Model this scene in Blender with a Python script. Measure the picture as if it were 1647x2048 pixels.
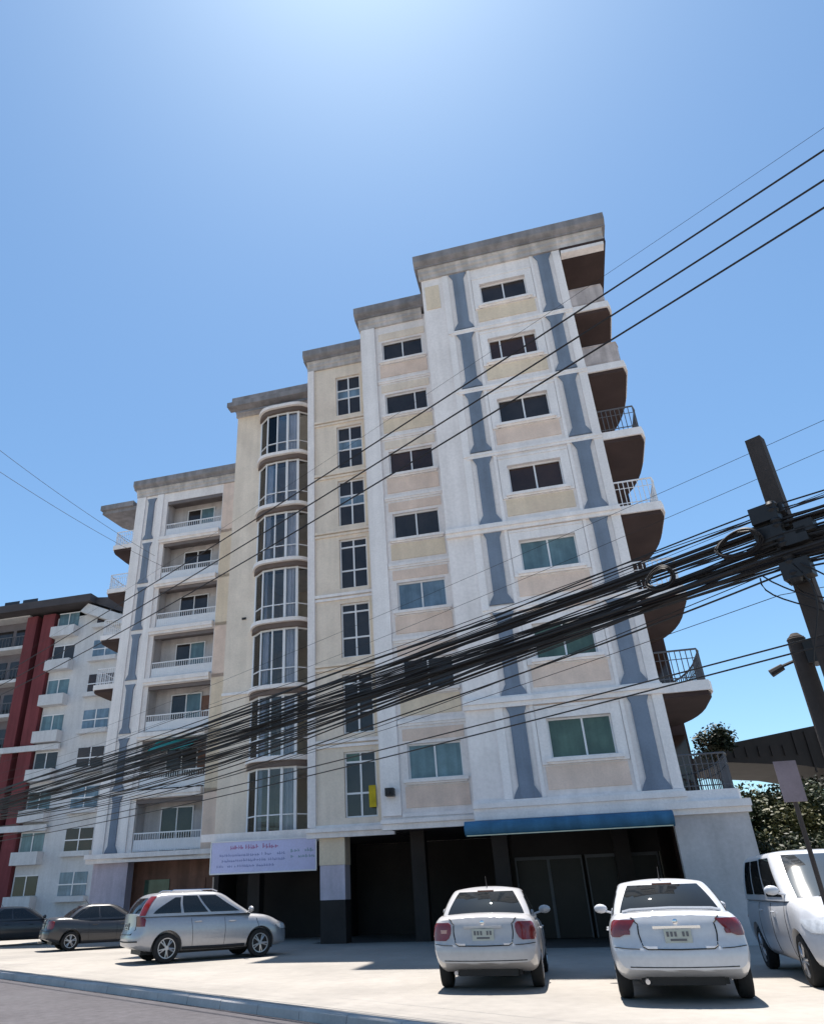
import bpy, bmesh, math, random
import numpy as np
from mathutils import Matrix, Vector
random.seed(7)
R = math.radians
scene = bpy.context.scene
for o in list(bpy.data.objects):
    bpy.data.objects.remove(o)
COL = scene.collection

# ------------------------------------------------------------------ camera
F, PIT, ROL, CX, CY, PSI, CAMZ = 1436.36, 0.493376, -0.034446, 709.07, 1024.03, 0.256728, 1.35
fw = Vector((0, math.cos(PIT), math.sin(PIT)))
up0 = Vector((0, -math.sin(PIT), math.cos(PIT)))
rt0 = Vector((1, 0, 0))
rt = rt0 * math.cos(ROL) + up0 * math.sin(ROL)
up = -rt0 * math.sin(ROL) + up0 * math.cos(ROL)
cam_d = bpy.data.cameras.new('camera')
cam = bpy.data.objects.new('camera', cam_d)
COL.objects.link(cam)
cam.matrix_world = Matrix(((rt.x, up.x, -fw.x, 0), (rt.y, up.y, -fw.y, 0), (rt.z, up.z, -fw.z, CAMZ), (0, 0, 0, 1)))
cam_d.sensor_fit = 'HORIZONTAL'
cam_d.sensor_width = 36
cam_d.lens = F / 1647 * 36
cam_d.shift_x = (823.5 - CX) / 1647
cam_d.shift_y = (CY - 1024) / 1647
cam_d.clip_start = 0.1
cam_d.clip_end = 3000
scene.camera = cam

# ------------------------------------------------------------------ light
SUNV = Vector((0.65, 7.35, 26)).normalized()
elev = math.asin(SUNV.z)
azim = math.atan2(SUNV.x, SUNV.y)
world = bpy.data.worlds.new('World')
scene.world = world
world.use_nodes = True
wn = world.node_tree
sky = wn.nodes.new('ShaderNodeTexSky')
sky.sky_type = 'NISHITA'
sky.sun_disc = False
sky.sun_elevation = elev
sky.sun_rotation = azim
sky.air_density = 1.0
sky.dust_density = 0.5
sky.ozone_density = 2.0
wb = wn.nodes.new('ShaderNodeMix'); wb.data_type = 'RGBA'; wb.blend_type = 'MULTIPLY'
wb.inputs[0].default_value = 1.0; wb.inputs[7].default_value = (0.76, 0.95, 1.0, 1)      # even white balance of the whole sky
wn.links.new(sky.outputs[0], wb.inputs[6]); wn.links.new(wb.outputs[2], wn.nodes['Background'].inputs[0])
wn.nodes['Background'].inputs[1].default_value = 0.088
sun_d = bpy.data.lights.new('sun', 'SUN')
sun_d.energy = 5.0
sun_d.angle = R(0.53)
sun_d.color = (1.0, 0.94, 0.86)
sun = bpy.data.objects.new('sun', sun_d)
COL.objects.link(sun)
sun.rotation_euler = (-SUNV).to_track_quat('-Z', 'Y').to_euler()
sun.location = (0, 30, 60)
scene.view_settings.view_transform = 'Standard'
scene.view_settings.look = 'None'
scene.view_settings.gamma = 1.0
scene.view_settings.exposure = 1.02

# ------------------------------------------------------------------ helpers
E_ = Vector((math.cos(PSI), -math.sin(PSI), 0))
N_ = Vector((math.sin(PSI), math.cos(PSI), 0))
def W(u, d, z=0.0):
    return E_ * u + N_ * d + Vector((0, 0, z))
def aty(px, py, y):
    d = fw * F + rt * (px - CX) + up * (CY - py)
    return d * (y / d.y) + Vector((0, 0, CAMZ))
def atz(px, py, z=0.0):
    d = fw * F + rt * (px - CX) + up * (CY - py)
    return d * ((z - CAMZ) / d.z) + Vector((0, 0, CAMZ))

def tag(o, label=None, cat=None, group=None, kind=None):
    if label: o['label'] = label
    if cat: o['category'] = cat
    if group: o['group'] = group
    if kind: o['kind'] = kind
    return o

def empty(name, loc=(0, 0, 0), rz=0.0, label=None, cat=None, group=None):
    o = bpy.data.objects.new(name, None)
    o.empty_display_size = 0.3
    COL.objects.link(o)
    o.location = loc
    o.rotation_euler = (0, 0, rz)
    return tag(o, label, cat, group)

class MB:
    """collects simple shapes and links them as one mesh object"""
    def __init__(s):
        s.v = []; s.f = []; s.sm = []
    def add(s, vs, fs, smooth=False):
        b = len(s.v)
        s.v += [tuple(p) for p in vs]
        for f in fs:
            s.f.append([b + i for i in f]); s.sm.append(smooth)
        return s
    def box(s, x0, x1, y0, y1, z0, z1):
        if x0 > x1: x0, x1 = x1, x0
        if y0 > y1: y0, y1 = y1, y0
        if z0 > z1: z0, z1 = z1, z0
        vs = [(x0,y0,z0),(x1,y0,z0),(x1,y1,z0),(x0,y1,z0),(x0,y0,z1),(x1,y0,z1),(x1,y1,z1),(x0,y1,z1)]
        return s.add(vs, [(0,3,2,1),(4,5,6,7),(0,1,5,4),(1,2,6,5),(2,3,7,6),(3,0,4,7)])
    def quad(s, a, b, c, d):
        return s.add([a, b, c, d], [(0, 1, 2, 3)])
    def prism(s, poly, axis, a0, a1):
        """poly: 2D points; axis 0/1/2 extrusion axis"""
        def P(p, a):
            l = list(p); l.insert(axis, a); return tuple(l)
        n = len(poly)
        vs = [P(p, a0) for p in poly] + [P(p, a1) for p in poly]
        fs = [tuple(range(n - 1, -1, -1)), tuple(range(n, 2 * n))]
        fs += [(i, (i + 1) % n, n + (i + 1) % n, n + i) for i in range(n)]
        return s.add(vs, fs)
    def tube(s, pts, r, n=6, closed=False):
        pts = [Vector(p) for p in pts]
        rs = r if isinstance(r, (list, tuple)) else [r] * len(pts)
        m = len(pts); vs = []; fs = []
        for i, p in enumerate(pts):
            if closed: t = pts[(i + 1) % m] - pts[i - 1]
            else: t = pts[min(i + 1, m - 1)] - pts[max(i - 1, 0)]
            t.normalize()
            a = Vector((0, 0, 1)) if abs(t.z) < 0.9 else Vector((1, 0, 0))
            x = t.cross(a).normalized(); y = t.cross(x)
            for k in range(n):
                an = 2 * math.pi * k / n
                vs.append(p + (x * math.cos(an) + y * math.sin(an)) * rs[i])
        for i in range(m if closed else m - 1):
            j = (i + 1) % m
            for k in range(n):
                l = (k + 1) % n
                fs.append((i * n + k, j * n + k, j * n + l, i * n + l))
        if not closed:
            fs.append(tuple(range(n))); fs.append(tuple(range((m - 1) * n + n - 1, (m - 1) * n - 1, -1)))
        return s.add(vs, fs, True)
    def lathe(s, prof, n=24, axis='y', c=(0, 0, 0)):
        """prof: list of (radius, offset) along the axis"""
        vs = []; fs = []; m = len(prof)
        for r, h in prof:
            for k in range(n):
                a = 2 * math.pi * k / n
                x, y = r * math.cos(a), r * math.sin(a)
                p = (x, h, y) if axis == 'y' else (x, y, h)
                vs.append((p[0] + c[0], p[1] + c[1], p[2] + c[2]))
        for i in range(m - 1):
            for k in range(n):
                l = (k + 1) % n
                fs.append((i * n + k, i * n + l, (i + 1) * n + l, (i + 1) * n + k))
        fs.append(tuple(range(n))); fs.append(tuple((m - 1) * n + k for k in range(n)))
        return s.add(vs, fs, True)
    def mesh(s, name, mat, fix=True, angle=40):
        me = bpy.data.meshes.new(name)
        me.from_pydata(s.v, [], s.f)
        me.polygons.foreach_set('use_smooth', s.sm)
        if fix:
            bm = bmesh.new(); bm.from_mesh(me)
            bmesh.ops.recalc_face_normals(bm, faces=bm.faces)
            bm.to_mesh(me); bm.free()
        if any(s.sm): me.set_sharp_from_angle(angle=R(angle))
        me.materials.append(mat)
        return me
    def build(s, name, mat, parent=None, loc=None, fix=True, angle=40):
        me = s.mesh(name, mat, fix, angle)
        return put(me, name, parent, loc)

def put(me, name, parent=None, loc=None, rz=None):
    o = bpy.data.objects.new(name, me)
    COL.objects.link(o)
    if parent: o.parent = parent
    if loc is not None: o.location = loc
    if rz is not None: o.rotation_euler = (0, 0, rz)
    return o

def copy_tree(o, parent=None):
    c = o.copy(); COL.objects.link(c); c.parent = parent
    for ch in o.children: copy_tree(ch, c)
    return c

# ------------------------------------------------------------------ materials
def mat(name, col, rough=0.8, var=0.10, scale=3.0, bump=0.0, streak=0.0, spec=0.3, metal=0.0, fine=0.06, coat=0.0, stain=0.0, staincol=(0.12, 0.1, 0.09), bscale=40):
    m = bpy.data.materials.new(name); m.use_nodes = True
    nt = m.node_tree; b = nt.nodes['Principled BSDF']
    b.inputs['Roughness'].default_value = rough
    b.inputs['Metallic'].default_value = metal
    b.inputs['Specular IOR Level'].default_value = spec
    b.inputs['Coat Weight'].default_value = coat
    b.inputs['Coat Roughness'].default_value = 0.05
    if var <= 0 and streak <= 0 and stain <= 0:
        b.inputs['Base Color'].default_value = (*col, 1); return m
    N = nt.nodes; L = nt.links
    geo = N.new('ShaderNodeNewGeometry')
    def noise(sc, det, vec=None, rgh=0.55):
        t = N.new('ShaderNodeTexNoise'); t.inputs['Scale'].default_value = sc
        t.inputs['Detail'].default_value = det; t.inputs['Roughness'].default_value = rgh
        L.new(vec if vec else geo.outputs['Position'], t.inputs['Vector']); return t.outputs['Fac']
    def rng(src, a, b_, lo=0.3, hi=0.7):
        r = N.new('ShaderNodeMapRange'); r.inputs['From Min'].default_value = lo; r.inputs['From Max'].default_value = hi
        r.inputs['To Min'].default_value = a; r.inputs['To Max'].default_value = b_
        L.new(src, r.inputs['Value']); return r.outputs[0]
    def mul(a, b_):
        x = N.new('ShaderNodeMath'); x.operation = 'MULTIPLY'; L.new(a, x.inputs[0]); L.new(b_, x.inputs[1]); return x.outputs[0]
    fac = mul(rng(noise(scale, 6), 1 - var, 1 + var), rng(noise(scale * 14, 3), 1 - fine, 1 + fine))
    if streak > 0:
        mp = N.new('ShaderNodeMapping'); mp.inputs['Scale'].default_value = (2.6, 2.6, 0.22)
        L.new(geo.outputs['Position'], mp.inputs['Vector'])
        fac = mul(fac, rng(noise(1.0, 5, mp.outputs[0]), 1 - streak, 1.0, 0.38, 0.62))
    mx = N.new('ShaderNodeMix'); mx.data_type = 'RGBA'; mx.blend_type = 'MULTIPLY'
    mx.inputs[0].default_value = 1.0; mx.inputs[6].default_value = (*col, 1)
    cb = N.new('ShaderNodeCombineColor'); [L.new(fac, cb.inputs[i]) for i in range(3)]
    L.new(cb.outputs[0], mx.inputs[7])
    out = mx.outputs[2]
    if stain > 0:
        m2 = N.new('ShaderNodeMix'); m2.data_type = 'RGBA'
        L.new(rng(noise(scale * 0.45, 8, None, 0.68), 0, stain, 0.52, 0.75), m2.inputs[0])
        L.new(out, m2.inputs[6]); m2.inputs[7].default_value = (*staincol, 1); out = m2.outputs[2]
    L.new(out, b.inputs['Base Color'])
    if bump > 0:
        bp = N.new('ShaderNodeBump'); bp.inputs['Strength'].default_value = bump; bp.inputs['Distance'].default_value = 0.02
        L.new(noise(bscale, 4), bp.inputs['Height']); L.new(bp.outputs[0], b.inputs['Normal'])
    return m

def glass_mat(name, tint=(0.55, 0.62, 0.62), gl=0.12):
    m = bpy.data.materials.new(name); m.use_nodes = True
    nt = m.node_tree; N = nt.nodes; L = nt.links
    N.remove(N['Principled BSDF'])
    t = N.new('ShaderNodeBsdfTransparent'); t.inputs[0].default_value = (*tint, 1)
    g = N.new('ShaderNodeBsdfGlossy'); g.inputs['Roughness'].default_value = 0.02
    fr = N.new('ShaderNodeFresnel'); fr.inputs[0].default_value = 1.5
    ad = N.new('ShaderNodeMath'); ad.operation = 'ADD'; ad.inputs[1].default_value = gl; L.new(fr.outputs[0], ad.inputs[0])
    mx = N.new('ShaderNodeMixShader'); L.new(ad.outputs[0], mx.inputs[0]); L.new(t.outputs[0], mx.inputs[1]); L.new(g.outputs[0], mx.inputs[2])
    L.new(mx.outputs[0], N['Material Output'].inputs[0])
    return m

m_white = mat('facade_white_paint', (0.80, 0.75, 0.735), 0.85, 0.06, 0.7, 0.15, 0.10, stain=0.22, staincol=(0.42, 0.38, 0.36))
m_trim = mat('trim_white_paint', (0.82, 0.78, 0.77), 0.8, 0.05, 1.2, 0.1, 0.10)
m_cream = mat('facade_cream_paint', (0.72, 0.60, 0.46), 0.85, 0.08, 0.9, 0.15, 0.09, stain=0.25, staincol=(0.5, 0.32, 0.26))
m_peach = mat('facade_peach_paint', (0.73, 0.58, 0.49), 0.85, 0.10, 1.5, 0.15, 0.08, stain=0.2, staincol=(0.5, 0.33, 0.28))
m_yellow = mat('facade_pale_yellow_paint', (0.76, 0.655, 0.55), 0.85, 0.08, 1.0, 0.15, 0.10, stain=0.25, staincol=(0.52, 0.40, 0.34))
m_blue = mat('pilaster_blue_paint', (0.185, 0.23, 0.30), 0.8, 0.10, 1.4, 0.1, 0.2)
m_cornice = mat('weathered_cornice', (0.25, 0.24, 0.25), 0.9, 0.18, 1.6, 0.3, 0.25)
m_frieze = mat('grey_frieze_paint', (0.52, 0.49, 0.48), 0.85, 0.12, 1.2, 0.1, 0.3)
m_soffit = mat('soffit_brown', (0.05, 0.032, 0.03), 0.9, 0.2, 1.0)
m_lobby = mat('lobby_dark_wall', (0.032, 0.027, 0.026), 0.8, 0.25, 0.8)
m_lilac = mat('lilac_pillar_paint', (0.50, 0.45, 0.53), 0.85, 0.1, 1.0, 0.1, 0.2)
m_ceil = mat('lobby_ceiling', (0.30, 0.27, 0.25), 0.9, 0.15, 1.0)
m_brown = mat('brown_wood_panel', (0.20, 0.10, 0.07), 0.6, 0.25, 1.2, 0.0, 0.3)
m_grey = mat('grey_render', (0.50, 0.48, 0.49), 0.9, 0.12, 0.8, 0.2, 0.12, stain=0.35, staincol=(0.25, 0.24, 0.23))
m_frame = mat('white_aluminium_frame', (0.72, 0.72, 0.74), 0.4, 0.04, 3, spec=0.5)
m_dark = mat('dark_metal', (0.02, 0.02, 0.022), 0.5, 0.2, 5)
m_pane_dark = mat('dark_window_glass', (0.030, 0.026, 0.026), 0.06, 0.35, 0.9, spec=0.5)
m_pane_brown = mat('brown_window_glass', (0.040, 0.022, 0.016), 0.08, 0.35, 0.8, spec=0.5)
m_pane_teal = mat('teal_window_glass', (0.13, 0.21, 0.24), 0.12, 0.25, 1.5, spec=0.5, streak=0.3)
m_pane_blue = mat('blue_window_glass', (0.16, 0.24, 0.32), 0.10, 0.25, 1.5, spec=0.5, streak=0.35)
m_pane_green = mat('green_window_glass', (0.07, 0.115, 0.085), 0.08, 0.3, 1.4, spec=0.5, streak=0.3)  # teal, blue and green panes: opaque colour with vertical streaks
m_glass = glass_mat('clear_glass', (0.94, 0.95, 0.95), 0.0)
m_curtain = mat('pale_curtain', (0.62, 0.62, 0.72), 0.9, 0.1, 2, streak=0.35)
m_room = mat('room_wall', (0.34, 0.28, 0.25), 0.9, 0.1, 1)
m_rail_d = mat('dark_rail', (0.10, 0.10, 0.11), 0.5, 0.1, 3)
m_awn = mat('blue_awning_canvas', (0.045, 0.15, 0.27), 0.75, 0.15, 2.0, 0.1, 0.25)
m_teal = mat('teal_tarpaulin', (0.02, 0.26, 0.24), 0.6, 0.2, 2)
m_concrete = mat('pale_concrete_lot', (0.285, 0.265, 0.243), 0.9, 0.16, 0.30, 0.25, 0, stain=0.75, staincol=(0.165, 0.155, 0.148))
m_kerb = mat('kerb_concrete', (0.42, 0.40, 0.39), 0.9, 0.15, 1.5, 0.3, 0, stain=0.4, staincol=(0.2, 0.19, 0.19))
m_road = mat('worn_asphalt', (0.075, 0.070, 0.078), 0.85, 0.14, 0.5, 0.5, 0, fine=0.18, stain=0.35, staincol=(0.11, 0.11, 0.12), bscale=90)
m_ground = mat('bare_ground', (0.30, 0.27, 0.23), 0.95, 0.2, 0.2, 0.2)
m_pole = mat('pole_concrete', (0.06, 0.05, 0.047), 0.9, 0.2, 1.5, 0.3, 0.3)
m_cable = mat('black_cable', (0.018, 0.016, 0.017), 0.6, 0.2, 6)
m_red = mat('red_pilaster_paint', (0.17, 0.042, 0.048), 0.85, 0.12, 0.5, 0.0, 0.25)
m_nwhite = mat('neighbour_white_paint', (0.56, 0.57, 0.59), 0.85, 0.08, 0.5, 0.0, 0.10)
m_nroof = mat('neighbour_dark_roof', (0.06, 0.055, 0.06), 0.8, 0.2, 0.7)
m_ndark = mat('neighbour_dark_facade', (0.16, 0.15, 0.17), 0.85, 0.15, 0.6)
m_leaf = [mat('leaf_green_%d' % i, c, 0.55, 0.35, 1.2, spec=0.3) for i, c in enumerate([(0.028, 0.038, 0.013), (0.065, 0.065, 0.018), (0.016, 0.022, 0.011)])]
m_bark = mat('tree_bark', (0.10, 0.075, 0.055), 0.9, 0.25, 3)

# ------------------------------------------------------------------ ground, lot, road
RD = Vector((-0.68, 0.733, 0)).normalized()
RN = Vector((0.733, 0.68, 0)).normalized()        # away from the road, towards the building
K0 = Vector((0.34, 10.64, 0))                      # a point on the kerb line
def RP(t, s, z): return K0 + RD * t + RN * s + Vector((0, 0, z))
g = MB(); g.quad((-900, -900, -0.16), (900, -900, -0.16), (900, 900, -0.16), (-900, 900, -0.16))
tag(g.build('ground', m_ground, fix=False), 'bare ground reaching to the horizon', None, None, 'structure')
g = MB(); g.quad(RP(-150, -9.5, -0.12), RP(-150, 0.05, -0.12), RP(250, 0.05, -0.12), RP(250, -9.5, -0.12))
tag(g.build('road', m_road), 'grey worn asphalt road', None, None, 'structure')
g = MB(); g.quad(RP(-150, -9.4, 0.0), RP(-150, -13.5, 0.0), RP(250, -13.5, 0.0), RP(250, -9.4, 0.0))
g.quad(RP(-150, -9.4, 0.0), RP(250, -9.4, 0.0), RP(250, -9.4, -0.16), RP(-150, -9.4, -0.16))
tag(g.build('pavement', m_kerb), 'concrete pavement on the far side of the road', None, None, 'structure')
g = MB(); g.quad(RP(-150, 0.17, 0.0), RP(-150, 75, 0.0), RP(250, 75, 0.0), RP(250, 0.17, 0.0))
tag(g.build('parking_lot', m_concrete), 'pale sunlit concrete parking apron before the apartment block', None, None, 'structure')
kerb_me = None
kr = tag(empty('kerb', RP(0, 0, 0), 0), 'low concrete kerb between the asphalt road and the parking apron', None, None)
kr['kind'] = 'structure'
kl = 1.0
ang = math.atan2(RD.y, RD.x)
b = MB(); b.prism([(-0.01, -0.15), (0.012, -0.012), (0.03, 0.006), (0.165, 0.006), (0.165, -0.15)], 0, 0.006, kl - 0.006)
# local x along the road, local y towards -RN after rotation: flip sign
b.v = [(x, -y, z) for x, y, z in b.v]
kerb_me = b.mesh('kerb_stone', m_kerb)
for i in range(-12, 40):
    o = put(kerb_me, 'kerb_stone', kr, RD * (i * kl) + Vector((0, 0, random.uniform(-0.006, 0.004))), ang)
b = MB(); b.box(-120, -12, -0.165, 0.005, -0.15, 0.003); b.box(40, 220, -0.165, 0.005, -0.15, 0.003)
o = b.build('far_kerb_stones', m_kerb, kr); o.rotation_euler = (0, 0, ang); o['kind'] = 'stuff'

# ------------------------------------------------------------------ the stepped apartment block
OU, OD = -9.0, 32.0
def L3(u, d, z): return Vector((u - OU, d - OD, z))
B = empty('apartment_building', W(OU, OD, 0), -PSI, 'tall stepped white and cream apartment block with blue pilasters and rounded balconies', 'building')
class BB(MB):
    """MB in facade coordinates (u along the front, d depth, z up)"""
    def build(s, name, m, parent=None, **k):
        s.v = [(x - OU, y - OD, z) for x, y, z in s.v]
        return MB.build(s, name, m, B if parent is None else parent, **k)
Z0, FH, ZR = 3.56, 3.0, 26.0
DS = {1: 22.93, 2: 25.18, 3: 27.29, 4: 29.8, 5: 36.02}
BACK = 47.0

def wall(u0, u1, d, z0, z1, holes, depth, left=True, right=True, top=True, backfill=False, hd=None):
    """front plane with openings and their reveals plus the other sides of the block"""
    b = BB()
    us = sorted({u0, u1, *[h[0] for h in holes], *[h[1] for h in holes]})
    zs = sorted({z0, z1, *[h[2] for h in holes], *[h[3] for h in holes]})
    ui = {x: i for i, x in enumerate(us)}; zi = {x: i for i, x in enumerate(zs)}
    nz = len(zs)
    vs = [(u, d, z) for u in us for z in zs]; fs = []
    for i in range(len(us) - 1):
        for j in range(nz - 1):
            cu, cz = (us[i] + us[i + 1]) / 2, (zs[j] + zs[j + 1]) / 2
            if any(h[0] < cu < h[1] and h[2] < cz < h[3] for h in holes): continue
            fs.append((i * nz + j, (i + 1) * nz + j, (i + 1) * nz + j + 1, i * nz + j + 1))
    b.add(vs, fs)
    for h in holes:
        a0, a1, c0, c1 = h[:4]; e = d + depth
        b.quad((a0, d, c0), (a0, d, c1), (a0, e, c1), (a0, e, c0))
        b.quad((a1, d, c0), (a1, e, c0), (a1, e, c1), (a1, d, c1))
        b.quad((a0, d, c1), (a1, d, c1), (a1, e, c1), (a0, e, c1))
        b.quad((a0, d, c0), (a0, e, c0), (a1, e, c0), (a1, d, c0))
        if backfill: b.quad((a0, e, c0), (a0, e, c1), (a1, e, c1), (a1, e, c0))
    if left: b.quad((u0, d, z0), (u0, d, z1), (u0, BACK, z1), (u0, BACK, z0))
    if right: b.quad((u1, d, z0), (u1, BACK, z0), (u1, BACK, z1), (u1, d, z1))
    if top: b.quad((u0, d, z1), (u1, d, z1), (u1, BACK, z1), (u0, BACK, z1))
    b.quad((u0, d, z0), (u0, BACK, z0), (u1, BACK, z0), (u1, d, z0))
    b.quad((u0, BACK, z0), (u0, BACK, z1), (u1, BACK, z1), (u1, BACK, z0))
    return b

# window kit -----------------------------------------------------------
def window_mesh(w, h, mull=(0.5,), trans=(), fr=0.05):
    b = MB()
    b.box(0, w, -0.03, 0.05, 0, fr); b.box(0, w, -0.03, 0.05, h - fr, h)
    b.box(0, fr, -0.03, 0.05, fr, h - fr); b.box(w - fr, w, -0.03, 0.05, fr, h - fr)
    for m in mull: b.box(w * m - fr * .55, w * m + fr * .55, -0.022, 0.045, fr, h - fr)
    for t in trans: b.box(fr, w - fr, -0.026, 0.04, h * t - fr * .55, h * t + fr * .55)
    return b.mesh('window', m_frame)
pane_cache = {}
def add_window(u, d, z, w, h, pm, key, mull=(0.5,), trans=(), sill=True, fr=0.05, sill_w=0.14):
    k = (key, round(w, 3), round(h, 3), mull, trans)
    if k not in pane_cache: pane_cache[k] = window_mesh(w, h, mull, trans, fr)
    o = put(pane_cache[k], 'window', B, L3(u, d, z))
    xs = [0] + [w * m for m in mull] + [w]; zz = [0] + [h * t for t in trans] + [h]
    n = 0
    for i in range(len(xs) - 1):
        for j in range(len(zz) - 1):
            mm = pm[n % len(pm)] if isinstance(pm, (list, tuple)) else pm
            n += 1
            pk = ('pane', round(xs[i + 1] - xs[i], 3), round(zz[j + 1] - zz[j], 3), mm.name)
            if pk not in pane_cache:
                q = MB(); q.box(0.012, xs[i + 1] - xs[i] - 0.012, 0, 0.012, 0.012, zz[j + 1] - zz[j] - 0.012)
                pane_cache[pk] = q.mesh('pane', mm)
            put(pane_cache[pk], 'pane', o, (xs[i], 0.004 + random.uniform(0, 0.012), zz[j]))
    if sill:
        sk = ('sill', round(w, 3))
        if sk not in pane_cache:
            q = MB(); q.box(-0.16, w + 0.16, -0.15 - sill_w - 0.02, 0.02, -0.11, -0.004)
            q.box(-0.10, w + 0.10, -0.15 - sill_w * .5 - 0.02, 0.02, -0.17, -0.11)
            pane_cache[sk] = q.mesh('sill', m_trim)
        put(pane_cache[sk], 'sill', o)
    return o

# ---- section with the broad windows between blue pilasters (nearest) --
d1 = DS[1]; RCS = 0.15
WU, WW, WZ, WH = -0.26, 1.87, 4.81, 1.16
holes = [(WU, WU + WW, WZ + FH * k, WZ + FH * k + WH) for k in range(7)]
wall(-2.68, 3.15, d1, Z0 - 0.16, 25.2, holes, RCS + 0.1).build('wall', m_white)
lvl_mats = {0: m_pane_green, 1: m_pane_green, 2: m_pane_teal, 3: m_pane_brown, 4: m_pane_dark, 5: m_pane_brown, 6: m_pane_dark}
for k in range(7):
    z = WZ + FH * k
    mull = (0.24, 0.74) if k == 5 else ((0.5,) if k != 0 else (0.55,))
    add_window(WU, d1 + RCS, z, WW, WH, lvl_mats[k], 'r1', mull)
    # raised white surround
    b = BB(); t = 0.30; p = 0.055
    b.box(WU - t, WU, d1 - p, d1 - 0.002, z - 0.17, z + WH + t); b.box(WU + WW, WU + WW + t, d1 - p, d1 - 0.002, z - 0.17, z + WH + t)
    b.box(WU, WU + WW, d1 - p, d1 - 0.002, z + WH, z + WH + t)
    b.build('window_surround', m_trim)
    # coloured spandrel panel below the sill
    b = BB(); b.box(WU - 0.22, WU + WW + 0.22, d1 - 0.028, d1 - 0.002, z - 0.86, z - 0.22)
    b.build('spandrel_panel', m_peach if k in (0, 1, 2, 4) else m_cream)
    b = BB(); b.box(WU - 0.30, WU + WW + 0.3, d1 - 0.075, d1 - 0.002, z + WH + t + 0.003, z + WH + t + 0.09)
    b.build('lintel_moulding', m_trim)
    if k < 3:
        b = BB(); b.box(WU - 0.22, WU + WW + 0.22, d1 - 0.03, d1 - 0.002, z + WH + t + 0.10, z + WH + t + 0.24); b.build('lintel_band', m_peach)
# blue pilasters, one shaft per storey with a flared foot and head
def pilaster(uc, w, d, k, zt):
    z0 = Z0 + FH * k + 0.20; z1 = zt
    h = w / 2
    prof = [(uc - h * 1.75, z0), (uc + h * 1.75, z0), (uc + h * 1.55, z0 + 0.12), (uc + h, z0 + 0.34), (uc + h, z1 - 0.30), (uc + h * 1.35, z1 - 0.10), (uc + h * 1.6, z1),
            (uc - h * 1.6, z1), (uc - h * 1.35, z1 - 0.10), (uc - h, z1 - 0.30), (uc - h, z0 + 0.34), (uc - h * 1.55, z0 + 0.12)]
    b = BB(); b.prism(prof, 1, d - 0.07, d - 0.003); return b.build('pilaster', m_blue)
for k in range(7):
    for uc in (-1.10, 2.46):
        pilaster(uc, 0.46, d1, k, Z0 + FH * (k + 1) - 0.06 if k < 6 else 24.85)
# raised white strips beside the pilasters
for ua, ub in ((-1.78, -1.52), (-0.70, -0.58), (1.93, 2.04), (2.86, 3.16)):
    b = BB(); b.box(ua, ub, d1 - 0.045, d1 - 0.002, Z0 + 0.2, 24.9); b.build('wall_strip', m_trim)
# storey mouldings
for k in range(7):
    z = Z0 + FH * k; big = k in (0, 1, 3)
    b = BB()
    if big:
        b.box(-2.70, 3.19, d1 - 0.20, d1 - 0.002, z - 0.02, z + 0.12); b.box(-2.70, 3.18, d1 - 0.13, d1 - 0.002, z - 0.16, z - 0.02)
        b.box(-2.70, 3.17, d1 - 0.10, d1 - 0.002, z + 0.12, z + 0.19)
    else:
        b.box(-1.75, 3.17, d1 - 0.10, d1 - 0.002, z + 0.02, z + 0.12); b.box(-1.65, 3.165, d1 - 0.075, d1 - 0.002, z - 0.08, z + 0.02)
    b.build('storey_moulding', m_trim)
b = BB(); b.box(-2.55, -1.95, d1 - 0.03, d1 - 0.002, 23.2, 24.5); b.build('spandrel_panel', m_cream)

# ---- second step: one window per storey --------------------------------
d2 = DS[2]
U2, W2 = -5.04, 1.86
holes = [(U2, U2 + W2, WZ + FH * k, WZ + FH * k + WH) for k in range(7)]
wall(-6.05, -2.68, d2, Z0 - 0.16, 25.2, holes, RCS + 0.1, right=False).build('wall', m_white)
l2 = {0: m_pane_teal, 1: m_pane_dark, 2: m_pane_blue, 3: m_pane_dark, 4: m_pane_brown, 5: m_pane_dark, 6: m_pane_dark}
for k in range(7):
    z = WZ + FH * k
    add_window(U2, d2 + RCS, z, W2, WH, l2[k], 'r2', (0.7,) if k == 5 else (0.5,))
    b = BB(); b.box(U2 - 0.14, U2 + W2 + 0.14, d2 - 0.03, d2 - 0.002, z - 0.88, z - 0.22)
    b.build('spandrel_panel', m_peach if k % 2 == 0 else m_cream)
    b = BB(); b.box(U2 - 0.14, U2 + W2 + 0.14, d2 - 0.03, d2 - 0.002, z + WH + 0.12, z + WH + 0.5); b.build('lintel_band', m_peach if k < 4 else m_yellow)
    b = BB(); b.box(-5.32, -2.69, d2 - 0.09, d2 - 0.002, z - 1.16, z - 1.05); b.box(-5.32, -2.69, d2 - 0.05, d2 - 0.002, z - 1.24, z - 1.16); b.build('storey_moulding', m_trim)
b = BB(); b.box(-5.98, -5.34, d2 - 0.10, d2 - 0.002, Z0 + 0.15, 24.9); b.build('wall_strip', m_trim)
b = BB(); b.box(-5.80, -5.52, d2 - 0.42, d2 - 0.12, 4.3, 4.55); b.box(-5.70, -5.62, d2 - 0.5, d2 - 0.12, 4.36, 4.44); b.build('junction_box', m_dark)

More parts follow.
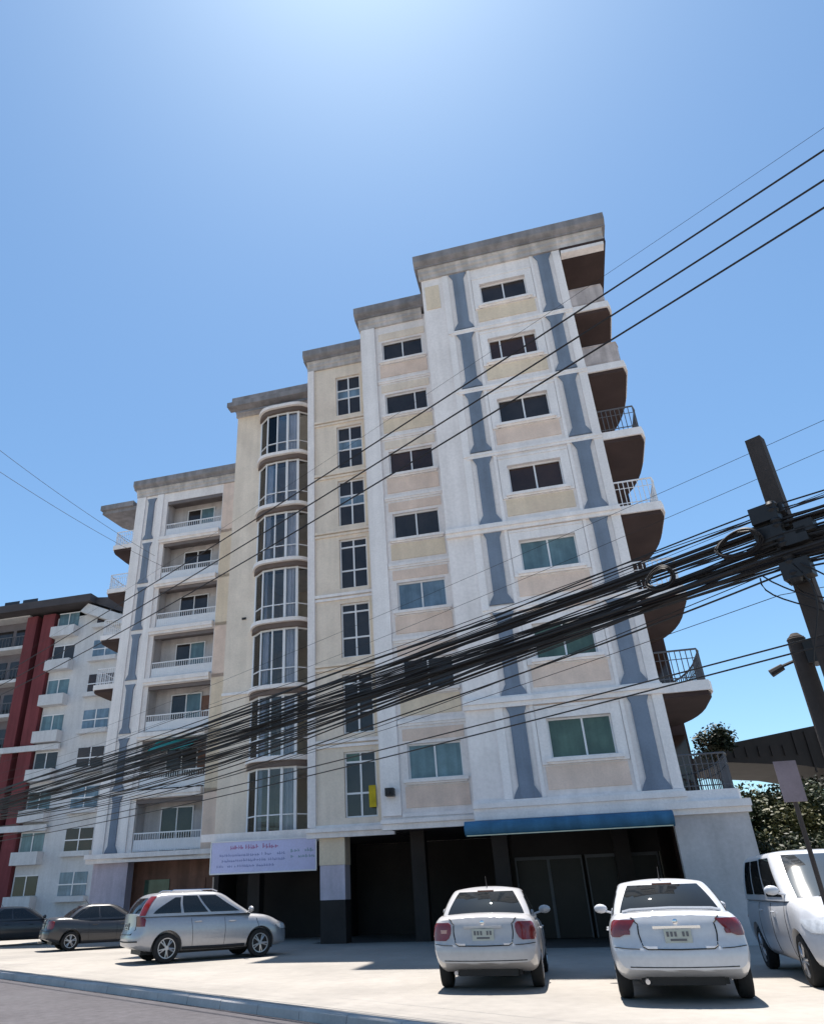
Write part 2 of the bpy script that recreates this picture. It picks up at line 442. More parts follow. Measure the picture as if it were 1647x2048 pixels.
# ---- third step: the stair tower ---------------------------------------
d3 = DS[3]
U3, W3, Z3, H3 = -7.92, 1.23, 3.94, 2.32
holes = [(U3, U3 + W3, Z3 + FH * k, Z3 + FH * k + H3) for k in range(7)]
wall(-9.32, -6.05, d3, Z0 - 0.16, 25.2, holes, RCS + 0.1, right=False).build('wall', m_yellow)
for k in range(7):
    z = Z3 + FH * k
    if k < 4:
        add_window(U3, d3 + RCS, z, W3, H3, [m_pane_dark, m_pane_dark, m_pane_green if k == 0 else m_pane_dark, m_pane_dark], 'r3%d' % k, (0.5,), (0.36, 0.84), sill=False, fr=0.06)
    else:
        add_window(U3, d3 + RCS, z, W3, H3, [m_pane_dark, m_pane_blue, m_pane_dark], 'r3%d' % k, (0.5,), (0.45, 0.66), sill=False, fr=0.06)
    b = BB(); b.box(-9.25, -6.06, d3 - 0.10, d3 - 0.002, z - 0.34, z - 0.22); b.box(-9.25, -6.06, d3 - 0.07, d3 - 0.002, z - 0.50, z - 0.40); b.build('storey_moulding', m_trim if k in (0, 1, 3) else m_yellow)
    b = BB(); b.box(U3 + W3 + 0.04, -6.06, d3 - 0.03, d3 - 0.002, z - 0.16, z + 2.42); b.build('spandrel_panel', m_cream)
b = BB(); b.box(-9.34, -9.02, d3 - 0.12, d3 - 0.002, Z0 + 0.1, 24.9); b.build('wall_strip', m_white)
b = BB(); b.box(-6.98, -6.72, d3 - 0.05, d3 - 0.012, 4.25, 5.0); b.build('cloth', mat('yellow_cloth', (0.5, 0.38, 0.02), 0.8, 0.2, 3))

# ---- fourth step: bowed glass bay --------------------------------------
d4 = DS[4]
wall(-14.3, -9.32, d4, Z0 - 0.16, 25.2, [(-12.9, -9.98, 3.7, 24.7)], 3.2, right=False, backfill=True).build('wall', m_yellow)
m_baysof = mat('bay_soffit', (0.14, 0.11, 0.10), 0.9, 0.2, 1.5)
BU0, BU1, BOUT = -12.9, -9.98, 0.55
def arc(n, out, pad=0.0):
    pts = []
    for i in range(n + 1):
        s = i / n
        u = BU0 - pad + (BU1 - BU0 + 2 * pad) * s
        pts.append((u, d4 - out * (1 - abs(2 * s - 1) ** 4.5)))
    return pts
for k in range(8):
    z = Z0 + FH * k + 0.05
    pts = arc(20, BOUT + 0.36, 0.16)
    poly = [(u, d) for u, d in pts] + [(BU1 + 0.16, d4 + 0.02), (BU1, d4 + 0.02), (BU1, d4 + 3.19), (BU0, d4 + 3.19), (BU0, d4 + 0.02), (BU0 - 0.16, d4 + 0.02)]
    b = BB(); th = 0.15
    b.prism(poly, 2, z - th, z + 0.02)
    pts2 = arc(20, BOUT + 0.20, 0.08)
    poly = pts2 + [(BU1 + 0.08, d4 + 0.02), (BU0 - 0.08, d4 + 0.02)]
    sl = b.build('bay_slab', m_trim)
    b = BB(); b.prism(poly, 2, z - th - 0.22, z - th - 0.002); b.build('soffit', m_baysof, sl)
    if k == 7: break
    # facets
    f = arc(5, BOUT, -0.04)
    fr = BB(); zb, zt = z + 0.02, z + FH - 0.37
    for i, (u, d) in enumerate(f):
        wd = 0.035 if i not in (3, 4) else 0.06
        fr.box(u - wd, u + wd, d - 0.04, d + 0.05, zb, zt)
    for i in range(5):
        (ua, da), (ub, db) = f[i], f[i + 1]
        for za, hh in ((zb, 0.08), (zt - 0.08, 0.08), (zb + 0.75, 0.045)):
            fr.add([(ua, da - .03, za), (ub, db - .03, za), (ub, db + .03, za), (ua, da + .03, za), (ua, da - .03, za + hh), (ub, db - .03, za + hh), (ub, db + .03, za + hh), (ua, da + .03, za + hh)],
                   [(0, 3, 2, 1), (4, 5, 6, 7), (0, 1, 5, 4), (1, 2, 6, 5), (2, 3, 7, 6), (3, 0, 4, 7)])
    bw = fr.build('bay_window', m_frame)
    for i in range(5):
        (ua, da), (ub, db) = f[i], f[i + 1]
        q = BB(); q.add([(ua, da, zb), (ub, db, zb), (ub, db, zt), (ua, da, zt), (ua, da + .01, zb), (ub, db + .01, zb), (ub, db + .01, zt), (ua, da + .01, zt)],
                        [(0, 3, 2, 1), (4, 5, 6, 7), (0, 1, 5, 4), (1, 2, 6, 5), (2, 3, 7, 6), (3, 0, 4, 7)])
        q.build('pane', m_glass, bw)
        if i in (0, 1, 3):
            # hanging curtain with folds behind the pane
            c = BB(); n = 14; vs = []; fs = []
            s0, s1 = (0.05, 0.97) if i != 1 else (0.05, 0.35 + 0.25 * ((k * 7) % 3) / 2)
            for j in range(n + 1):
                s = s0 + (s1 - s0) * j / n
                u, d = ua + (ub - ua) * s, da + (db - da) * s + 0.14 + 0.03 * math.sin(j * 2.4 + k)
                vs += [(u, d, zb + 0.06), (u, d, zt - 0.03)]
                if j: fs.append((2 * j - 2, 2 * j, 2 * j + 1, 2 * j - 1))
            c.add(vs, fs, True); c.build('curtain', m_curtain, bw, fix=False)
b = BB(); b.box(-13.5, -13.3, d4 - 0.05, d4 - 0.002, 13.1, 13.2); b.build('vent', m_dark)
b = BB(); b.box(-14.32, -13.0, d4 - 0.07, d4 - 0.002, Z0 + 6.0, Z0 + 6.12); b.build('storey_moulding', m_trim)
b = BB(); b.box(-9.9, -9.34, d4 - 0.03, d4 - 0.002, Z0 + .2, 24.6); b.build('wall_strip', m_peach)

# ---- fifth step: recessed balconies ------------------------------------
d5 = DS[5]
A0, A1, REC = -21.9, -18.05, 1.0
holes = [(A0, A1, Z0 + FH * k + 0.14, Z0 + FH * k + 2.72) for k in range(7)]
wall(-24.1, -14.3, d5, Z0 - 0.16, 25.2, holes, 0.2, right=False).build('wall', m_white)
m_balc = mat('balcony_ceiling_shade', (0.16, 0.14, 0.14), 0.9, 0.15, 1.0)  # shade of the recess put into a darker ceiling colour
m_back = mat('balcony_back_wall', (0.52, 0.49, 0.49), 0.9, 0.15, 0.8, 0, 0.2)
for (a0, a1, c0, c1) in holes:
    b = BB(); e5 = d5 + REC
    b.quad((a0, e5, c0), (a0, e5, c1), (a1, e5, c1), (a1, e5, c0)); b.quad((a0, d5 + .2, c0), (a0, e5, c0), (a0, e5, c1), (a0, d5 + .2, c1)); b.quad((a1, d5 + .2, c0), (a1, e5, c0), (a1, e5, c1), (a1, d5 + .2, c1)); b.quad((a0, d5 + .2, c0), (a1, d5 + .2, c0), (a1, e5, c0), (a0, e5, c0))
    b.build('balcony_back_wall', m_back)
    b = BB(); b.quad((a0, d5 + .2, c1), (a1, d5 + .2, c1), (a1, e5, c1), (a0, e5, c1)); b.box(a0 + .002, a1 - .002, d5 + .02, d5 + .19, c1 - .22, c1 - .002); b.build('balcony_ceiling', m_balc)  # dark ceiling and band at the opening's top imitate shade
for k in range(7):
    zf = Z0 + FH * k + 0.14
    b = BB(); b.box(-18.0, -15.0, d5 - 0.03, d5 - 0.002, zf - 0.3 if k else zf, zf + 2.9 if k < 6 else 24.9); b.build('spandrel_panel', m_cream if k % 3 else m_peach)
    b = BB(); b.box(A0 - 0.25, A1 - 0.02, d5 - 0.30, d5 - 0.003, zf - 0.26, zf - 0.03); b.box(A0 - 0.2, A1 - 0.04, d5 - 0.22, d5 - 0.003, zf - 0.4, zf - 0.26)
    b.build('balcony_slab', m_trim)
    # door and window in the back wall
    add_window(A0 + 1.0, d5 + REC - 0.06, zf + 0.02, 1.9, 2.2, [m_pane_dark, m_pane_teal if k in (2, 3, 6) else m_pane_dark], 'r5', (0.5,), sill=False, fr=0.06)
    b = BB(); b.box(A0 + 2.9, A0 + 3.6, d5 + REC - 0.05, d5 + REC - 0.003, zf, zf + 2.0); b.build('door', m_brown if k in (1, 2) else m_grey)
    # railing: slim white balusters
    b = BB(); b.box(A0 + 0.02, A1 - 0.02, d5 + 0.05, d5 + 0.11, zf + 0.90, zf + 0.96); b.box(A0 + 0.02, A1 - 0.02, d5 + 0.06, d5 + 0.10, zf + 0.08, zf + 0.12)
    b.box(A0 + 0.03, A1 - 0.03, d5 + 0.075, d5 + 0.085, zf + 0.13, zf + 0.62)
    n = 28
    for i in range(n + 1):
        u = A0 + 0.04 + (A1 - A0 - 0.08) * i / n
        b.box(u - 0.014, u + 0.014, d5 + 0.065, d5 + 0.095, zf + 0.12, zf + 0.90)
    b.build('balcony_railing', m_frame)
    pilaster(-23.05, 0.42, d5, k, Z0 + FH * (k + 1) - 0.06 if k < 6 else 24.7)
for ua, ub in ((-24.12, -23.5), (-22.62, -22.2)):
    b = BB(); b.box(ua, ub, d5 - 0.08, d5 - 0.002, Z0 + 0.1, 24.9); b.build('wall_strip', m_trim)
# teal sun shade on the first balcony
b = BB(); b.prism([(d5 - 0.9, 8.55), (d5 - 0.88, 8.50), (d5 + 0.02, 9.15), (d5 + 0.02, 9.2)], 0, -21.0, -18.6); b.build('awning', m_teal)

# ---- cornices ----------------------------------------------------------
def cornice(u0, u1, d, dep=1.4):
    b = BB()
    prof = [(d + dep, 25.42), (d - 0.30, 25.42), (d - 0.30, 25.50), (d - 0.44, 25.60), (d - 0.48, 25.66), (d - 0.48, 26.0), (d - 0.30, 26.02), (d - 0.30, 25.9), (d + dep, 25.9)]
    b.prism(prof, 0, u0, u1); c = b.build('cornice', m_cornice)
    b = BB(); prof = [(d + 0.02, 24.92), (d - 0.10, 24.92), (d - 0.10, 25.10), (d - 0.17, 25.16), (d - 0.17, 25.30), (d - 0.24, 25.36), (d - 0.24, 25.418), (d + 0.02, 25.418)]
    b.prism(prof, 0, u0 + 0.14, u1 - 0.14); b.build('frieze', m_frieze, c); return c
cornice(-2.90, 5.10, d1, 5.0)
cornice(-6.22, -2.92, d2)
cornice(-9.50, -6.24, d3)
cornice(-14.5, -9.52, d4)
cornice(-24.3, -14.52, d5)
b = BB(); b.box(-14.5, -9.9, d4 - 1.05, d4 - 0.5, 25.0, 25.28); b.build('cornice_hood', m_cornice)

# ---- rounded side balconies at both ends -------------------------------
def side_poly(sgn, ue, d0, proj, length, n=8):
    pts = [(ue, d0)]
    pts += [(ue + sgn * (proj - 0.12), d0), (ue + sgn * proj, d0 + 0.35), (ue + sgn * (proj + 0.05), d0 + length * 0.40)]
    for i in range(1, n + 1):
        a = math.pi / 2 * i / n
        pts.append((ue + sgn * (proj + 0.05) * math.cos(a) ** 0.8 if i < n else ue, d0 + length * (0.40 + 0.60 * math.sin(a))))
    return pts
def side_rail(sgn, ue, d0, proj, length, z, h, m, name, solid=False):
    pts = side_poly(sgn, ue, d0, proj - 0.06, length - 0.1)[1:]
    pts[0] = (ue + sgn * (proj - 0.16), d0 + 0.05)
    b = BB(); path = [(ue + sgn * 0.02, d0 + 0.05)] + pts
    dense = []
    for (ua, da), (ub, db) in zip(path, path[1:]):
        ln = math.hypot(ub - ua, db - da); k = max(1, int(ln / 0.14))
        for i in range(k): dense.append((ua + (ub - ua) * i / k, da + (db - da) * i / k))
    b.tube([(u, d, z + h) for u, d in dense], 0.03, 6); b.tube([(u, d, z + 0.12) for u, d in dense], 0.018, 6)
    if solid:
        for (ua, da), (ub, db) in zip(path, path[1:]):
            b.add([(ua, da, z + .02), (ub, db, z + .02), (ub, db, z + h), (ua, da, z + h)], [(0, 1, 2, 3)])
    else:
        b.tube([(u, d, z + h * .72) for u, d in dense], 0.014, 5)
        for u, d in dense: b.box(u - .012, u + .012, d - .012, d + .012, z, z + h)
    return b.build(name, m)
UE = 3.15
m_parapet = mat('stained_parapet', (0.55, 0.48, 0.46), 0.85, 0.2, 1.5, 0, 0.3)
for k in range(7):
    z = Z0 + FH * k
    poly = side_poly(1, UE + 0.01, d1 - 0.02, 1.46, 5.0)
    b = BB(); b.prism(poly, 2, z - 0.16, z + 0.13)
    sl = b.build('side_balcony_slab', m_trim)
    poly = side_poly(1, UE + 0.01, d1 + 0.05, 1.40, 4.9)
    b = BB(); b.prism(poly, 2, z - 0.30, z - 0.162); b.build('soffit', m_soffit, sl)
    rm = (m_rail_d, m_rail_d, m_frame, m_frame, m_rail_d, m_parapet, m_parapet)[k]
    side_rail(1, UE, d1, 1.40, 4.8, z + 0.13, 0.95, rm, 'balcony_railing', k >= 5)
    # dark sliding door at the rear of the balcony
    b = BB(); b.box(UE + 0.12, 4.26, 27.84, 27.885, z + 0.15, z + 2.45); b.build('balcony_door', m_pane_brown)
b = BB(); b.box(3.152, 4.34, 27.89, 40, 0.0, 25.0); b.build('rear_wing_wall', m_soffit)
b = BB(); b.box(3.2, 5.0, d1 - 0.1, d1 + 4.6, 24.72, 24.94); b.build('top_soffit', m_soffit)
b = BB(); b.box(3.2, 4.9, d1 - 0.16, d1 + 0.2, 24.55, 24.715); b.build('top_beam', m_white)
for k in range(6, 2, -1):
    z = Z0 + FH * k
    poly = side_poly(-1, -24.11, d5 - 0.02, 1.5, 4.2)
    b = BB(); b.prism(poly, 2, z - 0.14, z + 0.14); sl = b.build('side_balcony_slab', m_trim)
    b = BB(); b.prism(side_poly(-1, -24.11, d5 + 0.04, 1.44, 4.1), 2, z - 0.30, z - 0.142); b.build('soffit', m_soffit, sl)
    side_rail(-1, -24.1, d5, 1.44, 4.0, z + 0.14, 0.95, m_frame, 'balcony_railing')
b = BB(); b.prism([(-24.12, d5 - .1), (-26.6, d5 - .1), (-26.4, d5 + 2.0), (-25.6, d5 + 3.4), (-24.12, d5 + 4.0)], 2, 24.1, 24.35); sl = b.build('roof_overhang', m_cornice)
b = BB(); b.prism([(-24.3, d5 - .25), (-26.7, d5 - .25), (-26.55, d5 + 2.0), (-25.7, d5 + 3.5), (-24.3, d5 + 4.1)], 2, 24.352, 24.70); b.build('roof_edge', m_cornice, sl)

# ---- ground storey -----------------------------------------------------
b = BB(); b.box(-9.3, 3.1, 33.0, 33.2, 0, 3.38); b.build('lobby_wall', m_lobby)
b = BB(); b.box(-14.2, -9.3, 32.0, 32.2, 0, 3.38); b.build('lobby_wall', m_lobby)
b = BB(); b.box(-24.0, -14.2, d5 + 1.2, d5 + 1.4, 0, 3.38); b.build('shop_wall', m_brown)
b = BB(); b.box(2.70, 4.62, d1 - 0.02, d1 + 0.3, 0, 3.25); b.build('ground_wall', m_grey)
b = BB(); b.box(4.32, 4.62, d1 + 0.3, d1 + 5.5, 0, 3.25); b.build('ground_wall', m_grey)
b = BB(); b.box(-2.68, 4.72, d1 - 0.24, d1 - 0.02, 3.22, 3.40); b.box(-2.6, 4.70, d1 - 0.14, d1 - 0.02, 3.08, 3.22); b.build('ground_moulding', m_trim)
b = BB(); b.box(-6.0, -2.70, d2 - 0.2, d2 - 0.002, 3.28, 3.55); b.box(-6.02, -2.7, d2 - 0.28, d2 - 0.21, 3.46, 3.58); b.build('ground_moulding', m_trim)
b = BB(); b.box(-9.35, -6.06, d3 - 0.2, d3 - 0.002, 3.30, 3.58); b.box(-9.35, -6.06, d3 - 0.3, d3 - 0.21, 3.48, 3.62); b.build('ground_moulding', m_trim)
b = BB(); b.box(-14.4, -9.37, d4 - 1.02, d4 - 0.98, 3.50, 3.78); b.build('ground_moulding', m_trim)
b = BB(); b.box(-24.3, -14.6, d5 - 0.45, d5 - 0.31, 3.5, 3.72); b.box(-24.3, -14.6, d5 - 0.3, d5 - 0.002, 3.3, 3.5); b.build('ground_moulding', m_trim)
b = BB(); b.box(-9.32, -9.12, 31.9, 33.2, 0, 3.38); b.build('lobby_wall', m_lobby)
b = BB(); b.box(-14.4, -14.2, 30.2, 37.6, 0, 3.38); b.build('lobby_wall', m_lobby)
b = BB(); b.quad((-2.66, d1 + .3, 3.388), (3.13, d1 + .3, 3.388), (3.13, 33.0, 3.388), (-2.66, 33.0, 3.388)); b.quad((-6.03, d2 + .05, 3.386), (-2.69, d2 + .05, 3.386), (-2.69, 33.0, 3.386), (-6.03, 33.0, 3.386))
b.quad((-9.3, d3 + .05, 3.384), (-6.06, d3 + .05, 3.384), (-6.06, 33.0, 3.384), (-9.3, 33.0, 3.384)); b.quad((-14.2, d4 + .05, 3.384), (-9.33, d4 + .05, 3.384), (-9.33, 32.0, 3.384), (-14.2, 32.0, 3.384)); b.build('lobby_ceiling', m_lobby)  # near-black ceiling sheets added to deepen the ground-storey shade
b = BB(); b.quad((-9.3, 27.6, 0.006), (4.3, 27.6, 0.006), (4.3, 33.0, 0.006), (-9.3, 33.0, 0.006)); b.quad((-2.68, 23.3, 0.006), (4.3, 23.3, 0.006), (4.3, 27.59, 0.006), (-2.68, 27.59, 0.006)); b.build('floor_shade_sheet', mat('lobby_floor_shade', (0.10, 0.09, 0.085), 0.6, 0.2, 1.0))  # dark sheet laid over the pale apron, standing in for indoor shade
# pillars
b = BB(); b.box(-8.92, -7.96, d3 - 0.02, d3 + 0.7, 2.42, 3.395); b.build('pillar', m_cream)
b = BB(); b.box(-8.90, -7.98, d3 + 0.0, d3 + 0.68, 1.32, 2.418); b.build('pillar', m_lilac)
b = BB(); b.box(-8.90, -7.98, d3 + 0.0, d3 + 0.68, 0.0, 1.318); b.build('pillar', m_lobby)
for u, d in ((-2.6, 26.0), (1.2, 27.0), (-5.6, 27.5), (-12.9, 30.2)):
    b = BB(); b.box(u, u + .5, d, d + .5, 0, 3.395); b.build('pillar', m_lobby)
b = BB(); b.box(-24.0, -22.0, d5 + 0.02, d5 + 0.6, 0, 3.39); b.build('pillar', m_lilac)
b = BB(); b.box(-16.6, -15.6, d5 + 0.05, d5 + 0.6, 0, 3.39); b.build('pillar', m_peach)
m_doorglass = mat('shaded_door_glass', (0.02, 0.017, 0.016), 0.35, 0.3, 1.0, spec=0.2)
# shop fronts in the shade under the awning
for i, u in enumerate((-2.0, -0.9, 0.3, 1.5)):
    b = BB(); b.box(u, u + 1.0, 27.6, 27.65, 0.02, 2.3); dr = b.build('glass_door', m_doorglass)
    b = BB(); b.box(u - .05, u, 27.56, 27.66, 0.02, 2.4); b.box(u + 1.0, u + 1.05, 27.56, 27.66, 0.02, 2.4); b.box(u, u + 1.0, 27.56, 27.66, 2.302, 2.4); b.build('frame', m_rail_d, dr)
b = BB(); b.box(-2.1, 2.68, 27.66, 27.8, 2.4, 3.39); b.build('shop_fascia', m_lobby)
for i, u in enumerate((-21.6, -19.6, -17.8)):
    b = BB(); b.box(u, u + 1.4, d5 + 1.14, d5 + 1.195, 0.05, 2.5); b.build('shop_door', (m_pane_green, m_brown, m_peach)[i])
# blue rolled awning above the shop front
b = BB()
prof = [(d1 - 0.50 + 0.21 * math.cos(a), 2.99 + 0.20 * math.sin(a)) for a in [2 * math.pi * i / 20 for i in range(20)]]
b.prism(prof, 0, -2.95, 2.66); b.sm = [len(f) == 4 for f in b.f]; aw = b.build('awning', m_awn)
for u in (-2.5, -0.2, 2.2):
    b = BB(); b.box(u, u + .05, d1 - .32, d1 - .02, 2.98, 3.02); b.build('arm', m_dark, aw)
b = BB(); b.box(-2.9, 2.6, d1 - 0.64, d1 - 0.60, 2.79, 2.815); b.build('valance', mat('awning_piping', (0.55, 0.58, 0.45), 0.8, 0.1, 4), aw)
# ---- banner hung below the bay -----------------------------------------
m_banner = mat('banner_vinyl', (0.55, 0.56, 0.80), 0.6, 0.05, 1.5)
bs = empty('banner_sign', W(-11.65, 28.6, 2.36), -PSI, 'wide lilac banner with rows of tiny red and blue lettering under the glass bay', 'banner')
b = MB(); b.box(-2.15, 2.15, 0, 0.04, 0, 1.08); b.build('panel', m_banner, bs)
b = MB(); b.box(-2.19, 2.19, -0.02, 0.06, 1.082, 1.13); b.box(-2.19, 2.19, -0.02, 0.06, -0.05, -0.002); b.box(-2.2, -2.152, -0.02, 0.06, 0, 1.08); b.box(2.152, 2.2, -0.02, 0.06, 0, 1.08); b.build('frame', m_frame, bs)
rr = random.Random(3)
def strokes(rows, m, name):
    b = MB()
    for z, h, x0, x1, st in rows:
        x = x0
        while x < x1:
            w = rr.uniform(0.4, 1.0) * st
            if rr.random() < 0.86:
                zz = z + rr.uniform(-.1, .1) * h
                b.box(x, x + w * .35, -0.004, -0.001, zz, zz + h * rr.uniform(.6, 1))
                b.box(x + w * .36, x + w * .8, -0.004, -0.001, zz + h * .3 * rr.random(), zz + h * .45)
            x += w
    b.build(name, m, bs)
strokes([(0.80, 0.17, -1.35, 0.75, 0.17)], mat('red_print', (0.40, 0.20, 0.36), 0.6, 0), 'lettering')
strokes([(0.56, 0.11, -1.8, 0.9, 0.12), (0.37, 0.11, -1.8, 0.95, 0.12), (0.18, 0.10, -1.9, 0.5, 0.11)], mat('blue_print', (0.26, 0.29, 0.52), 0.6, 0), 'lettering')
strokes([(0.62, 0.13, 1.15, 2.05, 0.2), (0.42, 0.12, 1.15, 2.05, 0.16)], mat('green_print', (0.26, 0.36, 0.48), 0.6, 0), 'lettering')
for x in (-1.6, 0, 1.6):
    b = MB(); b.box(x - .02, x + .02, 0.02, 0.5, 1.06, 1.08); b.box(x - .02, x + .02, 0.46, 0.5, 1.06, 1.25); b.build('bracket', m_dark, bs)

# ------------------------------------------------------------------ vehicles
def curve(pts):
    xs = np.array([p[0] for p in pts], float); ys = np.array([p[1] for p in pts], float)
    h = np.diff(xs); dl = np.diff(ys) / h
    m = np.zeros(len(xs)); m[0] = dl[0]; m[-1] = dl[-1]
    for i in range(1, len(xs) - 1):
        if dl[i - 1] * dl[i] > 0: m[i] = 2 * dl[i - 1] * dl[i] / (dl[i - 1] + dl[i])
    def f(x):
        x = min(max(x, xs[0]), xs[-1]); i = min(int(np.searchsorted(xs, x, 'right')) - 1, len(h) - 1)
        t = (x - xs[i]) / h[i]; t2, t3 = t * t, t * t * t
        return float((2*t3-3*t2+1)*ys[i] + (t3-2*t2+t)*h[i]*m[i] + (-2*t3+3*t2)*ys[i+1] + (t3-t2)*h[i]*m[i+1])
    return f
PROF = curve([(0, .80), (.05, .90), (.18, .965), (.42, 1.0), (.62, .995), (.82, .965), (.94, .915), (1, .84)])
m_tyre = mat('tyre_rubber', (0.018, 0.018, 0.019), 0.85, 0.2, 8)
m_rim = mat('alloy_rim', (0.42, 0.43, 0.45), 0.3, 0.05, 5, metal=0.7)
m_black = mat('black_plastic', (0.02, 0.02, 0.022), 0.55, 0.15, 6)
m_cglass = mat('car_window_glass', (0.012, 0.014, 0.016), 0.012, 0.1, 3, spec=0.5)
m_tail = mat('red_lamp_lens', (0.16, 0.012, 0.010), 0.12, 0.15, 8, spec=0.6, coat=0.5)
m_head = mat('headlamp_lens', (0.55, 0.57, 0.60), 0.12, 0.2, 12, spec=0.6, coat=0.6)
m_plate = mat('licence_plate_white', (0.40, 0.42, 0.38), 0.5, 0.08, 6)
m_print = mat('plate_print', (0.12, 0.12, 0.13), 0.6, 0)
m_chrome = mat('chrome', (0.7, 0.7, 0.72), 0.12, 0, metal=1.0)
def paint(name, c, metal=0.0): return mat(name, c, 0.30, 0.06, 1.0, spec=0.4, metal=metal, coat=0.5, fine=0.04)
p_white = paint('white_car_paint', (0.50, 0.51, 0.54)); p_cream = paint('pearl_white_car_paint', (0.42, 0.41, 0.415))
p_silver = paint('silver_car_paint', (0.36, 0.36, 0.38), 0.35); p_black = paint('dark_car_paint', (0.03, 0.03, 0.035)); p_grey = paint('grey_car_paint', (0.035, 0.035, 0.04))

class Car:
    def __init__(s, c, pnt, root):
        s.c = c; s.pnt = pnt; s.root = root
        s.L = c['L']; s.W = curve(c['W']); s.zt = curve(c['zt']); s.zb = curve(c['zb'])
        s.kr = curve(c['kr']); s.kf = curve(c['kf'])
        g = c['g']; s.gxr = curve(g['xr']); s.gxf = curve(g['xf']); s.gw = curve(g['w']); s.gz = curve(g['z'])
        s.gbr, s.gbf, s.grc = g.get('br', 0.10), g.get('bf', 0.18), g.get('rc', 0.16)
    def sh(s, x, y, z):
        """round the nose and tail"""
        W = s.W(x); yn = min(abs(y) / (W + 1e-6), 1.0)
        f = max(0.0, 1 - x / 0.75) ** 1.5; q = max(0.0, 1 - (s.L - x) / 0.9) ** 1.5
        return x + f * (s.kr(z) + s.c.get('rcor', .2) * yn ** 4) - q * (s.kf(z) + s.c.get('fcor', .34) * yn ** 3)
    def hw(s, x, z):
        a, b_ = s.zb(x), s.zt(x); return s.W(x) * PROF((z - a) / (b_ - a))
    def surf(s, yn, z):
        """point on the tail, wrapping on to the flank for |yn|>1"""
        sg = 1 if yn >= 0 else -1; a = abs(yn)
        x = 0.0 if a <= 1 else (a - 1)
        zz = min(max(z, s.zb(x) + .002), s.zt(x) - .002)
        y = s.hw(x, zz) * min(a, 1) * sg
        return Vector((s.sh(x, y, z), y, z))
    def fsurf(s, yn, z):
        sg = 1 if yn >= 0 else -1; a = abs(yn)
        x = s.L if a <= 1 else s.L - (a - 1)
        zz = min(max(z, s.zb(x) + .002), s.zt(x) - .002)
        y = s.hw(x, zz) * min(a, 1) * sg
        return Vector((s.sh(x, y, z), y, z))
    def body(s):
        L = s.L; m = MB()
        xs = sorted({round(v, 4) for v in list(np.linspace(0, .8, 11)) + list(np.linspace(.8, L - .9, 16)) + list(np.linspace(L - .9, L, 13))})
        ss = [0, .03, .07, .13, .2, .3, .42, .55, .68, .78, .86, .92, .97, 1.0]; ny = 9
        vs = []; ring = 2 * len(ss) + 2 * (ny - 1); idx = []
        for x in xs:
            a, b_ = s.zb(x), s.zt(x); pts = []
            for q in ss: pts.append((-s.W(x) * PROF(q), a + (b_ - a) * q))
            yt = s.W(x) * PROF(1)
            for i in range(1, ny): y = -yt + 2 * yt * i / ny; pts.append((y, b_ + s.c.get('crown', .03) * (1 - (y / yt) ** 2)))
            for q in reversed(ss): pts.append((s.W(x) * PROF(q), a + (b_ - a) * q))
            yb = s.W(x) * PROF(0)
            for i in range(1, ny): pts.append((yb - 2 * yb * i / ny, a))
            for y, z in pts: vs.append((s.sh(x, y, z), y, z))
        fs = []
        for i in range(len(xs) - 1):
            for k in range(ring):
                l = (k + 1) % ring
                fs.append((i * ring + k, i * ring + l, (i + 1) * ring + l, (i + 1) * ring + k))
        m.add(vs, fs, True)
        for end, x in ((0, xs[0]), (len(xs) - 1, xs[-1])):
            gv = []; nn = 12; a, b_ = s.zb(x), s.zt(x)
            for q in ss:
                z = a + (b_ - a) * q; w = s.W(x) * PROF(q)
                for i in range(nn + 1):
                    y = -w + 2 * w * i / nn
                    zz = z + (s.c.get('crown', .03) * (1 - (y / w) ** 2) if q == 1.0 else 0)
                    gv.append((s.sh(x, y, zz), y, zz))
            gf = [(r * (nn + 1) + i, r * (nn + 1) + i + 1, (r + 1) * (nn + 1) + i + 1, (r + 1) * (nn + 1) + i) for r in range(len(ss) - 1) for i in range(nn)]
            m.add(gv, gf, True)
        me = m.mesh('body', s.pnt, fix=False)
        bm = bmesh.new(); bm.from_mesh(me); bmesh.ops.remove_doubles(bm, verts=bm.verts, dist=0.004); bmesh.ops.recalc_face_normals(bm, faces=bm.faces); bm.to_mesh(me); bm.free()
        o = put(me, 'body', s.root)
        # cut the wheel arches
        cut = MB()
        for x in s.c['axles']:
            for sg in (-1, 1):
                w = s.W(x)
                cut.lathe([(s.c['wr'] + .065, (w - .34) * sg), (s.c['wr'] + .065, (w + .2) * sg)], 32, 'y', (x, 0, s.c['wr']))
        cm = cut.mesh('cut', m_black); co = put(cm, 'cut', s.root)
        md = o.modifiers.new('arch', 'BOOLEAN'); md.operation = 'DIFFERENCE'; md.object = co; md.solver = 'EXACT'
        bpy.context.view_layer.update()
        dg = bpy.context.evaluated_depsgraph_get()
        nm = bpy.data.meshes.new_from_object(o.evaluated_get(dg))
        o.modifiers.clear(); o.data = nm; nm.name = 'body'
        bpy.data.objects.remove(co)
        nm.materials.clear(); nm.materials.append(s.pnt)
        nm.polygons.foreach_set('use_smooth', [True] * len(nm.polygons)); nm.polygons.foreach_set('material_index', [0] * len(nm.polygons))
        nm.set_sharp_from_angle(angle=R(32))
        return o
